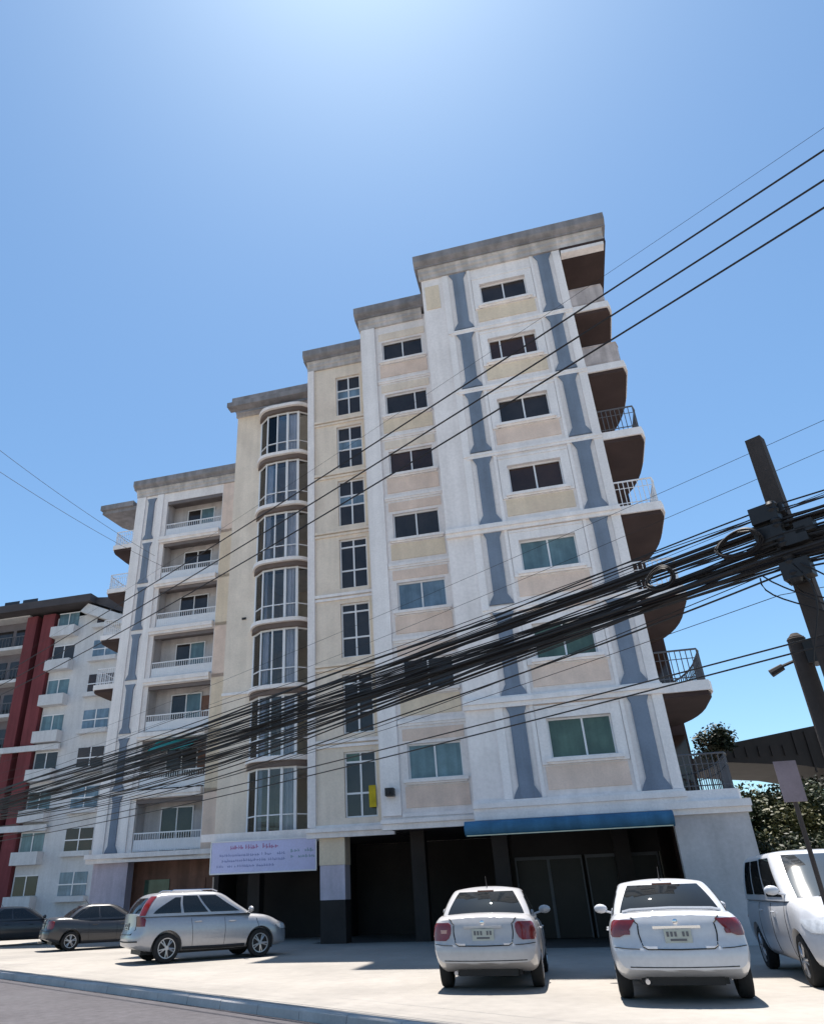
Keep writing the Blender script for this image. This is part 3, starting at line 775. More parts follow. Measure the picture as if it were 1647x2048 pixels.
    # greenhouse: t runs rear centre 0..1, corner 1..2, side 2..3, corner 3..4, front 4..5 (negative t = other side)
    def G(s, t, v):
        if t > 5: t = t - 10
        sg = -1 if t >= 0 else 1; t = abs(t)
        if v <= 1: xr, xf, w, z, k = s.gxr(v), s.gxf(v), s.gw(v), s.gz(v), 0.0
        else:
            a = v - 1; xr, xf, w, z = s.gxr(1), s.gxf(1), s.gw(1), s.gz(1)
            k = a; z = z + s.c['g'].get('crown', .05) * (1 - (1 - a) ** 2)
        rc = min(s.grc, w * .6); rl = rc * 1.15
        if t <= 1: y = (w - rc) * t; x = xr + s.gbr * (y / w) ** 2
        elif t <= 2:
            a = (t - 1) * math.pi / 2; y = w - rc + rc * math.sin(a); x0 = xr + s.gbr * ((w - rc) / w) ** 2; x = x0 + rl * (1 - math.cos(a))
        elif t <= 3:
            x0 = xr + s.gbr * ((w - rc) / w) ** 2 + rl; x1 = xf - s.gbf * ((w - rc) / w) ** 2 - rl
            q = t - 2; x = x0 + (x1 - x0) * q; y = w * (1 + .018 * math.sin(math.pi * q))
        elif t <= 4:
            a = (t - 3) * math.pi / 2; y = w - rc + rc * math.cos(a); x1 = xf - s.gbf * ((w - rc) / w) ** 2; x = x1 - rl * (1 - math.sin(a))
        else: y = (w - rc) * (5 - t); x = xf - s.gbf * (y / w) ** 2
        if k > 0:
            cx = (xr + xf) / 2; x = cx + (x - cx) * (1 - k); y = y * (1 - k)
        return Vector((x, y * sg, z))
    def cabin(s):
        m = MB(); ts = []
        for a in (0, .33, .66, 1, 1.2, 1.4, 1.6, 1.8, 2, 2.15, 2.35, 2.5, 2.65, 2.85, 3, 3.2, 3.4, 3.6, 3.8, 4, 4.33, 4.66, 5): ts.append(a)
        ring = ts + [-t for t in reversed(ts[1:-1])]
        vsl = [0, .1, .25, .4, .55, .7, .82, .9, .95, .98, 1.0, 1.06, 1.15, 1.3, 1.5, 1.75, .999 + 1]
        vs = [s.G(t, v) for v in vsl for t in ring]; n = len(ring)
        fs = [(i * n + k, i * n + (k + 1) % n, (i + 1) * n + (k + 1) % n, (i + 1) * n + k) for i in range(len(vsl) - 1) for k in range(n)]
        m.add(vs, fs, True)
        return m.build('cabin', s.pnt, s.root, angle=50)
    def patch(s, name, mt, tb, vb, off=0.006, nt=10, nv=6, parent=None):
        """tb(v)->(t0,t1) bounds or tuple; glass sheet just proud of the cabin surface"""
        m = MB(); vs = []
        for j in range(nv + 1):
            v = vb[0] + (vb[1] - vb[0]) * j / nv
            t0, t1 = tb(j / nv) if callable(tb) else tb
            for i in range(nt + 1):
                t = t0 + (t1 - t0) * i / nt; e = 1e-3
                p = s.G(t, v); a = s.G(t + e, v) - s.G(t - e, v); b_ = s.G(t, v + e) - s.G(t, v - e)
                nrm = a.cross(b_).normalized()
                c = Vector(((s.gxr(.5) + s.gxf(.5)) / 2, 0, s.gz(.3)))
                if nrm.dot(p - c) < 0: nrm = -nrm
                vs.append(p + nrm * off)
        fs = [(j * (nt + 1) + i, j * (nt + 1) + i + 1, (j + 1) * (nt + 1) + i + 1, (j + 1) * (nt + 1) + i) for j in range(nv) for i in range(nt)]
        m.add(vs, fs, True); return m.build(name, mt, parent or s.root, fix=False, angle=80)
    def tailpatch(s, name, mt, poly, off=0.012, front=False, n=9, parent=None):
        """poly: list of (z, yn0, yn1) rows on the tail or nose, wrapping round the corner"""
        fn = s.fsurf if front else s.surf; m = MB(); vs = []; sgn = 1 if front else -1
        c = Vector((s.L - 1.0 if front else 1.0, 0, 0))
        for z, a, b_ in poly:
            for i in range(n + 1):
                p = fn(a + (b_ - a) * i / n, z); d = Vector((p.x - c.x, p.y * .8, 0)).normalized()
                vs.append(p + d * off)
        nb = len(vs)
        for z, a, b_ in poly:
            for i in range(n + 1):
                p = fn(a + (b_ - a) * i / n, z); d = Vector((p.x - c.x, p.y * .8, 0)).normalized(); vs.append(p - d * .03)
        r = len(poly); k = n + 1
        fs = [(j * k + i, j * k + i + 1, (j + 1) * k + i + 1, (j + 1) * k + i) for j in range(r - 1) for i in range(n)]
        bd = [i for i in range(n)] and [(i, i + 1) for i in range(n)] + [((r - 1) * k + i + 1, (r - 1) * k + i) for i in range(n)] + [((j + 1) * k, j * k) for j in range(r - 1)] + [(j * k + n, (j + 1) * k + n) for j in range(r - 1)]
        fs += [(a, b_, b_ + nb, a + nb) for a, b_ in bd]
        m.add(vs, fs, True); return m.build(name, mt, parent or s.root, angle=45)
    def seam(s, pts, name='panel_gap', r=0.007, front=False, mt=None):
        fn = s.fsurf if front else s.surf
        dense = []
        for (y0, z0), (y1, z1) in zip(pts, pts[1:]):
            for i in range(8): dense.append(fn(y0 + (y1 - y0) * i / 8, z0 + (z1 - z0) * i / 8))
        dense.append(fn(*pts[-1]))
        m = MB(); m.tube(dense, r, 5); return m.build(name, mt or m_black, s.root)
    def sideline(s, pts, name='panel_gap', r=0.006, sides=(-1, 1), mt=None):
        for sg in sides:
            dense = []
            for (x0, z0), (x1, z1) in zip(pts, pts[1:]):
                for i in range(8):
                    x, z = x0 + (x1 - x0) * i / 8, z0 + (z1 - z0) * i / 8
                    dense.append(Vector((s.sh(x, s.hw(x, z), z), sg * s.hw(x, z), z)))
            m = MB(); m.tube(dense, r, 5); m.build(name, mt or m_black, s.root)
    def handle(s, x, z, sides=(-1, 1)):
        for sg in sides:
            y = s.hw(x, z); m = MB(); m.tube([(x - .1, sg * (y + .004), z), (x - .07, sg * (y + .03), z), (x + .07, sg * (y + .03), z), (x + .1, sg * (y + .004), z)], 0.013, 6); m.build('door_handle', s.pnt, s.root)
    def wheels(s):
        wr = s.c['wr']; tw = .20
        ty = MB(); ty.lathe([(wr * .66, -tw / 2 + .02), (wr * .72, -tw / 2), (wr * .94, -tw / 2 + .012), (wr, -tw / 2 + .045), (wr, tw / 2 - .045), (wr * .94, tw / 2 - .012), (wr * .72, tw / 2), (wr * .66, tw / 2 - .02)], 32)
        tm = ty.mesh('wheel', m_tyre)
        rm = MB(); rm.lathe([(wr * .68, -.075), (wr * .68, -.09), (wr * .62, -.088), (wr * .60, -.05), (.05, -.03)], 32)
        for i in range(5):
            a = 2 * math.pi * i / 5
            for da in (-.16, .16):
                p0 = Vector((math.cos(a + da * .5) * .05, -.085, math.sin(a + da * .5) * .05)); p1 = Vector((math.cos(a + da) * wr * .63, -.082, math.sin(a + da) * wr * .63))
                rm.tube([p0, p1], [.022, .016], 5)
        rm.lathe([(.055, -.095), (.05, -.06)], 16)
        rmm = rm.mesh('rim', m_rim)
        bk = MB(); bk.lathe([(wr * .60, -.03), (wr * .60, .02)], 24); bkm = bk.mesh('brake_disc', m_black)
        for x in s.c['axles']:
            for sg in (-1, 1):
                w = put(tm, 'wheel', s.root, (x, sg * (s.W(x) - tw / 2 - .015), wr))
                w.rotation_euler = (0, random.uniform(0, 1), 0 if sg < 0 else math.pi)
                put(rmm, 'rim', w); put(bkm, 'brake_disc', w)
    def mirror(s, x, z, y):
        for sg in (-1, 1):
            m = MB(); n = 10; vs = []; fs = []
            for i in range(7):
                a = -math.pi / 2 + math.pi * i / 6; rr_ = max(math.cos(a), .02)
                for k in range(n):
                    b_ = 2 * math.pi * k / n; vs.append((x + .07 * rr_ * math.cos(b_) + .02, sg * (y + .13 + .11 * math.sin(a)), z + .06 + .075 * rr_ * math.sin(b_)))
            fs = [(i * n + k, i * n + (k + 1) % n, (i + 1) * n + (k + 1) % n, (i + 1) * n + k) for i in range(6) for k in range(n)]
            m.add(vs, fs, True); m.tube([(x, sg * (y - .06), z - .01), (x, sg * (y + .08), z + .03)], .02, 6); m.build('mirror', s.pnt, s.root)
    def plate(s, z, w=.34, h=.16, front=False, y0=0):
        p = s.fsurf(0, z) if front else s.surf(0, z); sg = 1 if front else -1
        x = p.x + sg * .018
        m = MB(); m.box(x - .006, x + .006, -w / 2, w / 2, z - h / 2, z + h / 2); o = m.build('licence_plate', m_plate, s.root)
        m = MB(); xx = x + sg * .008
        for i in range(6):
            if i == 2: continue
            y = -w * .40 + i * w * .145
            m.box(xx - .002, xx + .001, y, y + w * .09, z - h * .02, z + h * .34)
        m.box(xx - .002, xx + .001, -w * .3, w * .3, z - h * .34, z - h * .18); m.build('plate_lettering', m_print, o)
    def underside(s):
        a0, a1 = s.c['axles']; m = MB(); m.box(a0 - .5, a1 + .5, -s.W(a0) * .62, s.W(a0) * .62, s.zb(2) + .0, s.zb(2) + .25)
        m.box(.35, s.L - .5, -s.W(1) * .55, s.W(1) * .55, .2, .32); m.build('underbody', m_black, s.root)

def place(root, px_loc, heading):
    """heading: azimuth to the right of +Y; car local +x is forward"""
    root.location = px_loc; root.rotation_euler = (0, 0, math.pi / 2 - heading)

def make_sedan(label, pnt, loc, heading, group=None, style=0, dim=None, detail=True):
    d = dict(L=4.45, w=.86, h=1.46); d.update(dim or {})
    L, w, h = d['L'], d['w'], d['h']
    c = dict(L=L, wr=.305, axles=(.92, L - .93), crown=.035, rcor=.17, fcor=.36,
        W=[(0, w * .93), (.12, w * .965), (.4, w * .985), (.92, w), (L - 1.0, w), (L - .4, w * .96), (L, w * .86)],
        zt=[(0, .98), (.25, 1.03), (.6, 1.04), (1.6, .97), (3.0, .945), (L - .85, .90), (L - .35, .80), (L, .68)],
        zb=[(0, .40), (.3, .30), (.8, .22), (L - .8, .20), (L - .25, .22), (L, .26)],
        kr=[(.2, .10), (.32, .05), (.42, .015), (.58, 0), (.64, .02), (.70, .065), (.9, .10), (1.02, .15), (1.1, .2)],
        kf=[(.2, .08), (.35, .01), (.5, 0), (.62, .04), (.8, .25), (1.0, .4)],
        g=dict(xr=[(0, .60), (.5, .88), (.85, 1.14), (.96, 1.27), (1, 1.36)], xf=[(0, L - 1.12), (.5, L - 1.55), (.88, L - 1.87), (1, L - 2.05)],
               w=[(0, w * .90), (.3, w * .855), (.7, w * .76), (.9, w * .70), (.97, w * .66), (1, w * .60)],
               z=[(0, .945), (.5, .945 + (h - .985) * .52), (1, h - .035)], crown=.045, br=.16, bf=.28, rc=.15))
    root = empty('parked_car', (0, 0, 0), 0, label, 'car', group)
    k = Car(c, pnt, root); k.body(); k.cabin()
    k.patch('rear_window', m_cglass, lambda v: (-(1.22 - .12 * v), 1.22 - .12 * v), (.17, .90), nt=14)
    k.patch('windscreen', m_cglass, (4.02, 5.98), (.12, .92), nt=16)
    for sg in (1, -1):
        k.patch('side_window', m_cglass, lambda v: tuple(sg * q for q in (2.06 + .05 * v, 2.46)), (.14, .88))
        k.patch('side_window', m_cglass, lambda v: tuple(sg * q for q in (2.50, 2.97 - .05 * v)), (.14, .88))
        k.patch('quarter_window', m_cglass, lambda v: tuple(sg * q for q in (1.72 + .10 * v, 2.03 + .04 * v)), (.16, .72), nt=5)
    k.wheels(); k.mirror(L - 1.42, 1.0, w * .93); k.underside()
    if style == 0:
        rows = [(.70, .76, 1.03), (.735, .70, 1.08), (.80, .66, 1.12), (.87, .66, 1.14), (.92, .69, 1.13), (.95, .76, 1.08)]
    else:
        rows = [(.77, .90, 1.03), (.80, .82, 1.10), (.85, .76, 1.14), (.90, .72, 1.16), (.95, .70, 1.16), (.975, .72, 1.12)]
    for sg in (1, -1):
        o = k.tailpatch('tail_light', m_tail, [(z, a * sg, b_ * sg) for z, a, b_ in rows])
        k.tailpatch('reverse_lamp', mat('clear_lamp', (.45, .25, .20), .15, .1, 8, coat=.5) if sg > 0 and style == 0 else m_tail, [(.80, .74 * sg, .86 * sg), (.85, .74 * sg, .88 * sg)], off=.017, parent=o)
    lid = [(-.80, 1.0), (-.62, .92), (-.60, .80), (-.56, .66), (-.50, .632), (0, .625), (.50, .632), (.56, .66), (.60, .80), (.62, .92), (.80, 1.0)]
    k.seam(lid, r=.009); k.seam([(-1.02, .655), (-.8, .64), (-.62, .636)], r=.006); k.seam([(1.02, .655), (.8, .64), (.62, .636)], r=.006)
    k.seam([(-.9, .43), (0, .425), (.9, .43)], 'bumper_groove', .007)
    k.plate(.775)
    p = k.surf(0, .88); m = MB(); m.box(p.x - .02, p.x + .01, -.30, .30, .865, .895); m.build('trunk_handle', m_chrome if style else pnt, root)
    m = MB(); m.lathe([(.028, 0), (.034, .01), (.034, .02), (.02, .03)], 12, 'y', (0, 0, 0)); m.v = [(p.x - .01 - q[1] * .5, q[0], q[2] + .945) for q in m.v]; m.build('badge', m_chrome, root)
    if style:
        m = MB(); m.tube([(.5, -w * .72, 1.06), (.43, -w * .6, 1.085), (.40, 0, 1.10), (.43, w * .6, 1.085), (.5, w * .72, 1.06)], .022, 6); m.build('spoiler', pnt, root)
    m = MB(); g0 = k.G(0, .93); m.box(g0.x - .03, g0.x + .02, -.14, .14, g0.z - .01, g0.z + .012); m.build('brake_light', m_tail, root)
    m = MB(); m.tube([(1.55, 0, h), (1.42, 0, h + .16)], [.010, .004], 5); m.build('antenna', m_black, root)
    m = MB(); m.lathe([(.03, .0), (.03, .14)], 12); m.v = [(y + .02, x + w * .55, z + .27) for x, y, z in m.v]; m.build('exhaust', m_chrome, root)
    k.sideline([(1.55, .28), (1.52, .6), (1.50, .94)]); k.sideline([(2.52, .26), (2.52, .6), (2.5, .94)]); k.sideline([(3.4, .26), (3.42, .6), (3.35, .92)])
    k.handle(1.72, .80); k.handle(2.72, .79)
    for sg in (1, -1): k.tailpatch('headlight', m_head, [(.56, .55 * sg, 1.0 * sg), (.62, .5 * sg, 1.2 * sg), (.68, .6 * sg, 1.3 * sg)], front=True)
    place(root, loc, heading); return root

def make_suv(label, pnt, loc, heading):
    L, w, h = 4.58, .91, 1.68
    c = dict(L=L, wr=.345, axles=(.93, L - 1.02), crown=.035, rcor=.20, fcor=.36,
        W=[(0, w * .92), (.15, w * .965), (.5, w * .99), (.93, w), (L - 1.0, w), (L - .4, w * .96), (L, w * .86)],
        zt=[(0, 1.12), (.6, 1.12), (1.6, 1.10), (3.0, 1.06), (L - 1.0, 1.03), (L - .4, .93), (L, .78)],
        zb=[(0, .40), (.3, .30), (.8, .26), (L - .8, .26), (L - .25, .28), (L, .32)],
        kr=[(.25, .10), (.40, .03), (.55, 0), (.68, .01), (.74, .06), (1.2, .09)],
        kf=[(.25, .08), (.4, .01), (.55, 0), (.75, .05), (.95, .28), (1.1, .4)],
        g=dict(xr=[(0, .10), (.5, .24), (.85, .42), (.96, .55), (1, .66)], xf=[(0, L - 1.08), (.5, L - 1.55), (.88, L - 1.90), (1, L - 2.1)],
               w=[(0, w * .93), (.3, w * .90), (.7, w * .82), (.9, w * .765), (.97, w * .72), (1, w * .66)],
               z=[(0, 1.08), (.5, 1.08 + .27), (1, h - .05)], crown=.05, br=.12, bf=.28, rc=.17))
    root = empty('parked_car', (0, 0, 0), 0, label, 'car')
    k = Car(c, pnt, root); k.body(); k.cabin()
    k.patch('rear_window', m_cglass, lambda v: (-.92, .92), (.16, .80), nt=12)
    k.patch('windscreen', m_cglass, (4.02, 5.98), (.1, .92), nt=16)
    for sg in (1, -1):
        k.patch('side_window', m_cglass, lambda v: tuple(sg * q for q in (2.36 + .02 * v, 2.62)), (.12, .86))
        k.patch('side_window', m_cglass, lambda v: tuple(sg * q for q in (2.65, 2.97 - .03 * v)), (.12, .86))
        k.patch('quarter_window', m_cglass, lambda v: tuple(sg * q for q in (2.04 + .22 * v ** 1.5, 2.33 + .02 * v)), (.12, .80), nt=8)
        tl = k.patch('tail_light', m_tail, tuple(sg * q for q in (1.02, 1.75)), (.05, .86), off=.012)
        k.tailpatch('lower_lamp', m_tail, [(.86, .80 * sg, 1.10 * sg), (1.0, .80 * sg, 1.16 * sg), (1.10, .84 * sg, 1.2 * sg)], parent=tl)
    k.wheels(); k.mirror(L - 1.38, 1.12, w * .94); k.underside()
    k.seam([(-.78, 1.08), (-.76, .8), (-.6, .68), (0, .67), (.6, .68), (.76, .8), (.78, 1.08)], r=.009)
    k.seam([(-.98, .52), (0, .50), (.98, .52)], 'bumper_groove', .02)
    k.plate(.86)
    k.sideline([(1.62, .36), (1.6, .7), (1.55, 1.06)]); k.sideline([(2.5, .34), (2.52, .7), (2.5, 1.05)]); k.sideline([(3.5, .36), (3.52, .7), (3.42, 1.0)])
    k.sideline([(1.35, .33), (2.4, .32), (3.2, .33)], 'sill_cladding', .045)
    k.handle(1.75, .93); k.handle(2.72, .91)
    m = MB()
    for sg in (1, -1): m.tube([(1.0, sg * .56, h - .02), (1.1, sg * .56, h + .02), (2.2, sg * .56, h + .02), (2.35, sg * .54, h - .03)], .014, 6)
    m.build('roof_rail', m_chrome, root)
    for sg in (1, -1): k.tailpatch('headlight', m_head, [(.66, .55 * sg, 1.05 * sg), (.72, .5 * sg, 1.25 * sg), (.78, .6 * sg, 1.35 * sg)], front=True)
    place(root, loc, heading); return root

def make_van(label, pnt, loc, heading):
    L, w, h = 4.75, .92, 1.88
    c = dict(L=L, wr=.34, axles=(.95, L - .90), crown=.04, rcor=.16, fcor=.40,
        W=[(0, w * .95), (.3, w * .985), (.95, w), (L - 1.0, w), (L - .4, w * .965), (L, w * .87)],
        zt=[(0, 1.16), (1.6, 1.15), (3.0, 1.14), (L - 1.15, 1.14), (L - .5, 1.05), (L, .90)],
        zb=[(0, .38), (.3, .28), (.8, .25), (L - .8, .25), (L - .25, .26), (L, .28)],
        kr=[(.25, .08), (.5, 0), (.8, .02), (1.2, .06)],
        kf=[(.25, .08), (.38, .01), (.55, 0), (.75, .06), (.95, .22), (1.15, .4)],
        g=dict(xr=[(0, .06), (.5, .10), (.9, .2), (1, .36)], xf=[(0, L - .92), (.5, L - 1.42), (.88, L - 1.80), (1, L - 2.0)],
               w=[(0, w * .945), (.3, w * .92), (.7, w * .86), (.9, w * .81), (.97, w * .77), (1, w * .70)],
               z=[(0, 1.10), (.5, 1.10 + .37), (1, h - .05)], crown=.05, br=.10, bf=.26, rc=.16))
    root = empty('parked_van', (0, 0, 0), 0, label, 'van')
    k = Car(c, pnt, root); k.body(); k.cabin()
    m_sc = mat('windscreen_glass', (0.03, 0.035, 0.04), 0.02, 0.05, 2, spec=1.0, coat=1.0)
    k.patch('windscreen', m_sc, (4.0, 6.0), (.07, .92), nt=16)
    k.patch('rear_window', m_cglass, (-.9, .9), (.2, .85))
    for sg in (1, -1):
        k.patch('side_window', m_cglass, lambda v: tuple(sg * q for q in (2.08, 2.30)), (.12, .86))
        k.patch('side_window', m_cglass, lambda v: tuple(sg * q for q in (2.34, 2.62)), (.12, .86))
        k.patch('side_window', m_cglass, lambda v: tuple(sg * q for q in (2.66, 3.00 - .02 * v)), (.08, .88))
        k.tailpatch('headlight', m_head, [(.70, .62 * sg, 1.02 * sg), (.76, .52 * sg, 1.25 * sg), (.83, .56 * sg, 1.4 * sg), (.87, .7 * sg, 1.45 * sg)], front=True)
        k.tailpatch('fog_lamp', m_black, [(.38, .62 * sg, .88 * sg), (.46, .6 * sg, .9 * sg), (.53, .64 * sg, .86 * sg)], front=True)
    k.tailpatch('grille', m_black, [(.64, -.46, .46), (.70, -.48, .48), (.78, -.44, .44)], front=True)
    k.seam([(-.44, .71), (0, .715), (.44, .71)], 'grille_bar', .014, True, m_chrome)
    k.tailpatch('lower_intake', m_black, [(.34, -.42, .42), (.42, -.5, .5), (.50, -.46, .46)], front=True)
    k.plate(.57, front=True)
    k.wheels(); k.mirror(L - 1.30, 1.20, w * .96); k.underside()
    k.sideline([(1.5, .34), (1.5, .7), (1.5, 1.12)]); k.sideline([(2.4, .34), (2.42, .7), (2.4, 1.12)]); k.sideline([(3.38, .34), (3.42, .7), (3.35, 1.12)])
    k.handle(1.7, .95); k.handle(2.65, .94)
    m = MB()
    for sg in (-1, 1): m.tube([k.G(4.4 * sg, .045) + Vector((.02, 0, .02)), k.G(4.85 * sg, .30) + Vector((.03, 0, .02))], .012, 5)
    m.build('wiper', m_black, root)
    for sg in (1, -1): k.tailpatch('tail_light', m_tail, [(.8, .84 * sg, 1.1 * sg), (1.1, .84 * sg, 1.1 * sg)])
    place(root, loc, heading); return root

make_sedan('white saloon with boot-lid spoiler parked beside the white van, its tail to the road', p_white, W(1.13, 11.75), PSI + R(1.5), 'saloons parked tail to the road', 1, dict(L=4.5, w=.885, h=1.47))
make_sedan('pearl white compact saloon with rounded orange-red tail lamps, tail to the road', p_cream, W(-1.62, 13.20), PSI - R(1.0), 'saloons parked tail to the road', 0, dict(L=4.3, w=.85, h=1.46))
make_van('white van parked nose to the road beside the spoilered saloon', p_white, W(3.0 + .92, 13.0 + 4.75), PSI + math.pi)
HS = R(60)
hv = Vector((math.sin(HS), math.cos(HS), 0)); hr = Vector((math.cos(HS), -math.sin(HS), 0))
A = atz(331, 1928); A.z = 0
make_suv('silver sport utility car with tall pink-red tail lamps parked aslant', p_silver, A - hv * .93 - hr * .90, HS)
A2 = atz(138, 1903); A2.z = 0
make_sedan('near-black saloon half hidden behind the silver sport utility car', p_grey, A2 - hv * .92 - hr * .86, HS, None, 0, dict(L=4.5, w=.86, h=1.47))
A3 = atz(-36, 1896); A3.z = 0
make_sedan('black saloon parked farthest along the block near the red-columned building', p_black, A3 - hv * .92 - hr * .86, HS, None, 1, dict(L=4.6, w=.88, h=1.48))

# ------------------------------------------------------------------ neighbour with the red pilasters
NU, ND = -42.0, 52.0
NB = empty('neighbour_building', W(NU, ND, 0), -PSI, 'distant white block with twin dark red pilasters and a dark roof', 'building')
class NBB(MB):
    def build(s, name, m, parent=None, **k):
        s.v = [(x - NU, y - ND, z) for x, y, z in s.v]
        return MB.build(s, name, m, NB if parent is None else parent, **k)
nd = ND; b = NBB(); b.box(-66, -41.4, nd + 1.2, nd + 14, 0, 24.9); b.build('wall', m_ndark)
b = NBB(); b.box(-41.4, -30.0, nd, nd + 14, 0, 24.2); b.build('wall', m_nwhite)
for ua, ub in ((-44.4, -43.35), (-42.75, -41.5), (-52.6, -51.6), (-50.9, -49.8)):
    b = NBB(); b.box(ua, ub, nd - 0.35, nd + 1.19, 0, 24.6); b.build('pilaster', m_red)
for k in range(8):
    z = 3.2 + 3.0 * k
    b = NBB(); b.box(-66, -44.45, nd - 0.1, nd + 1.19, z + 0.62, z + 0.9); b.build('balcony_slab', m_nwhite)
    b = NBB()
    for u in np.arange(-65.5, -44.6, 0.35): b.box(u, u + .05, nd + .0, nd + .05, z + .9, z + 1.8)
    b.box(-66, -44.45, nd, nd + .06, z + 1.8, z + 1.88); b.build('balcony_railing', m_rail_d)
    for u in (-64, -60.4, -56.8, -48.6, -46.6):
        b = NBB(); b.box(u, u + 1.6, nd + 1.14, nd + 1.195, z + 0.95, z + 2.9); w_ = b.build('window', m_pane_dark)
    zz = z - 0.95
    b = NBB(); b.box(-41.25, -39.25, nd - 0.03, nd - 0.002, zz, zz + 1.35); w_ = b.build('window', m_pane_teal if k % 3 else m_pane_dark)
    b = NBB(); b.box(-41.3, -39.2, nd - 0.07, nd - 0.031, zz + 1.3, zz + 1.38); b.box(-40.28, -40.2, nd - 0.06, nd - 0.031, zz, zz + 1.3); b.build('frame', m_frame, w_)
    b = NBB(); b.box(-41.45, -39.1, nd - 0.75, nd - 0.002, zz - 0.95, zz - 0.05); b.build('balcony_parapet', m_nwhite)
    b = NBB(); b.box(-37.35, -35.0, nd - 0.03, nd - 0.002, zz - 0.1, zz + 1.45); w_ = b.build('window', m_pane_brown if k % 2 else m_pane_blue)
    b = NBB(); b.box(-36.2, -36.12, nd - 0.06, nd - 0.031, zz - .1, zz + 1.45); b.box(-37.4, -34.95, nd - 0.07, nd - 0.031, zz + .6, zz + .68); b.build('frame', m_frame, w_)
    b = NBB(); b.box(-37.5, -34.8, nd - 0.5, nd - 0.002, zz - 0.5, zz - 0.14); b.build('balcony_slab', m_nwhite)
for z in (6.75, 12.8):
    b = NBB(); b.box(-66, -38.9, nd - 0.55, nd - 0.36, z - .1, z + 0.35); b.build('storey_moulding', m_nwhite)
b = NBB(); b.box(-67, -37.4, nd - 1.4, nd + 15, 24.92, 25.6); b.build('roof', m_nroof)
b = NBB(); b.prism([(-38.6, 24.25), (-37.9, 24.9), (-30.0, 21.6), (-30.0, 20.9)], 1, nd - 0.9, nd - 0.05); b.build('gable_trim', m_nwhite)
b = NBB(); b.prism([(-37.4, 25.5), (-37.4, 24.95), (-29.0, 21.5), (-29.0, 24.6)], 1, nd - 0.6, nd + 12); b.build('side_roof', m_nroof)

# ------------------------------------------------------------------ trees and canopy at the right
def leaf_cloud(center, rad, n, rng, size, lobes=9):
    vs = []; fs = []
    cs = []
    for i in range(lobes):
        a = rng.uniform(0, 2 * math.pi); e = rng.uniform(-.6, 1.0); r = rng.uniform(.35, .8)
        cs.append((Vector((math.cos(a) * math.cos(e) * rad[0] * r, math.sin(a) * math.cos(e) * rad[1] * r, math.sin(e) * rad[2] * r)), rng.uniform(.28, .5)))
    for i in range(n):
        c, rr_ = rng.choice(cs)
        d = Vector((rng.gauss(0, 1), rng.gauss(0, 1), rng.gauss(0, 1))).normalized() * (rng.random() ** .45)
        p = Vector(center) + c + Vector((d.x * rad[0] * rr_, d.y * rad[1] * rr_, d.z * rad[2] * rr_))
        t = Vector((rng.gauss(0, 1), rng.gauss(0, 1), rng.gauss(0, .5) - .4)).normalized(); q = t.cross(Vector((rng.gauss(0, 1), rng.gauss(0, 1), rng.gauss(0, 1)))).normalized()
        s = size * rng.uniform(.6, 1.4); b_ = len(vs)
        vs += [p, p + t * s * .5 + q * s * .22, p + t * s, p + t * s * .5 - q * s * .22]; fs.append((b_, b_ + 1, b_ + 2, b_ + 3))
    return vs, fs
def make_tree(name, label, loc, height, rad, n, seed, mi, size=.30, cat='tree', group=None, lobes=11):
    rng = random.Random(seed); t = empty(name, loc, 0, label, cat, group)
    b = MB(); hh = height - rad[2]
    path = [Vector((0, 0, -.1)), Vector((rng.uniform(-.1, .1), rng.uniform(-.1, .1), hh * .4)), Vector((rng.uniform(-.2, .2), rng.uniform(-.2, .2), hh)), Vector((rng.uniform(-.3, .3), rng.uniform(-.3, .3), hh + rad[2] * .6))]
    b.tube(path, [.14, .11, .08, .03], 8)
    for i in range(7):
        a = rng.uniform(0, 6.28); s = path[2] - Vector((0, 0, rng.uniform(0, hh * .4)))
        b.tube([s, s + Vector((math.cos(a) * rad[0] * .4, math.sin(a) * rad[1] * .4, rad[2] * .35)), s + Vector((math.cos(a) * rad[0] * .75, math.sin(a) * rad[1] * .75, rad[2] * rng.uniform(.3, .9)))], [.06, .04, .015], 6)
    b.build('trunk', m_bark, t)
    for j, (mm, fr_) in enumerate(((m_leaf[mi], .7), (m_leaf[(mi + 1) % 3], .3))):
        vs, fs = leaf_cloud((0, 0, hh + rad[2] * .35), rad, int(n * fr_), rng, size, lobes)
        b = MB(); b.add(vs, fs); b.build('crown', mm, t, fix=False)
    return t
def gp(px, y): p = aty(px, 1800, y); return Vector((p.x, y, 0))
make_tree('broadleaf_tree', 'dark tree rising above the canopy roof beside the apartment block', gp(1514, 31.5), 7.3, (1.15, .8, .95), 3000, 9, 2, .16, lobes=6)
make_tree('broadleaf_tree', 'low leafy tree against the corner wall of the apartment block', gp(1515, 27.0), 3.9, (1.7, 1.5, 1.7), 15000, 2, 0, .15)
make_tree('broadleaf_tree', 'bushy green tree behind the roof of the white van', gp(1600, 25.5), 3.8, (1.9, 1.6, 1.6), 16000, 3, 0, .15)
make_tree('broadleaf_tree', 'dense dark green tree right of the sign post', gp(1680, 26.5), 4.1, (2.0, 1.8, 1.8), 17000, 4, 2, .15)
make_tree('shrub', 'low shrub growing between the corner wall and the white van', gp(1545, 23.8), 2.6, (1.5, 1.0, 1.2), 9000, 5, 0, .13, 'shrub')
make_tree('shrub', 'dark shrub growing behind the windscreen of the white van', gp(1650, 23.0), 2.5, (1.8, 1.0, 1.2), 9000, 6, 2, .13, 'shrub')
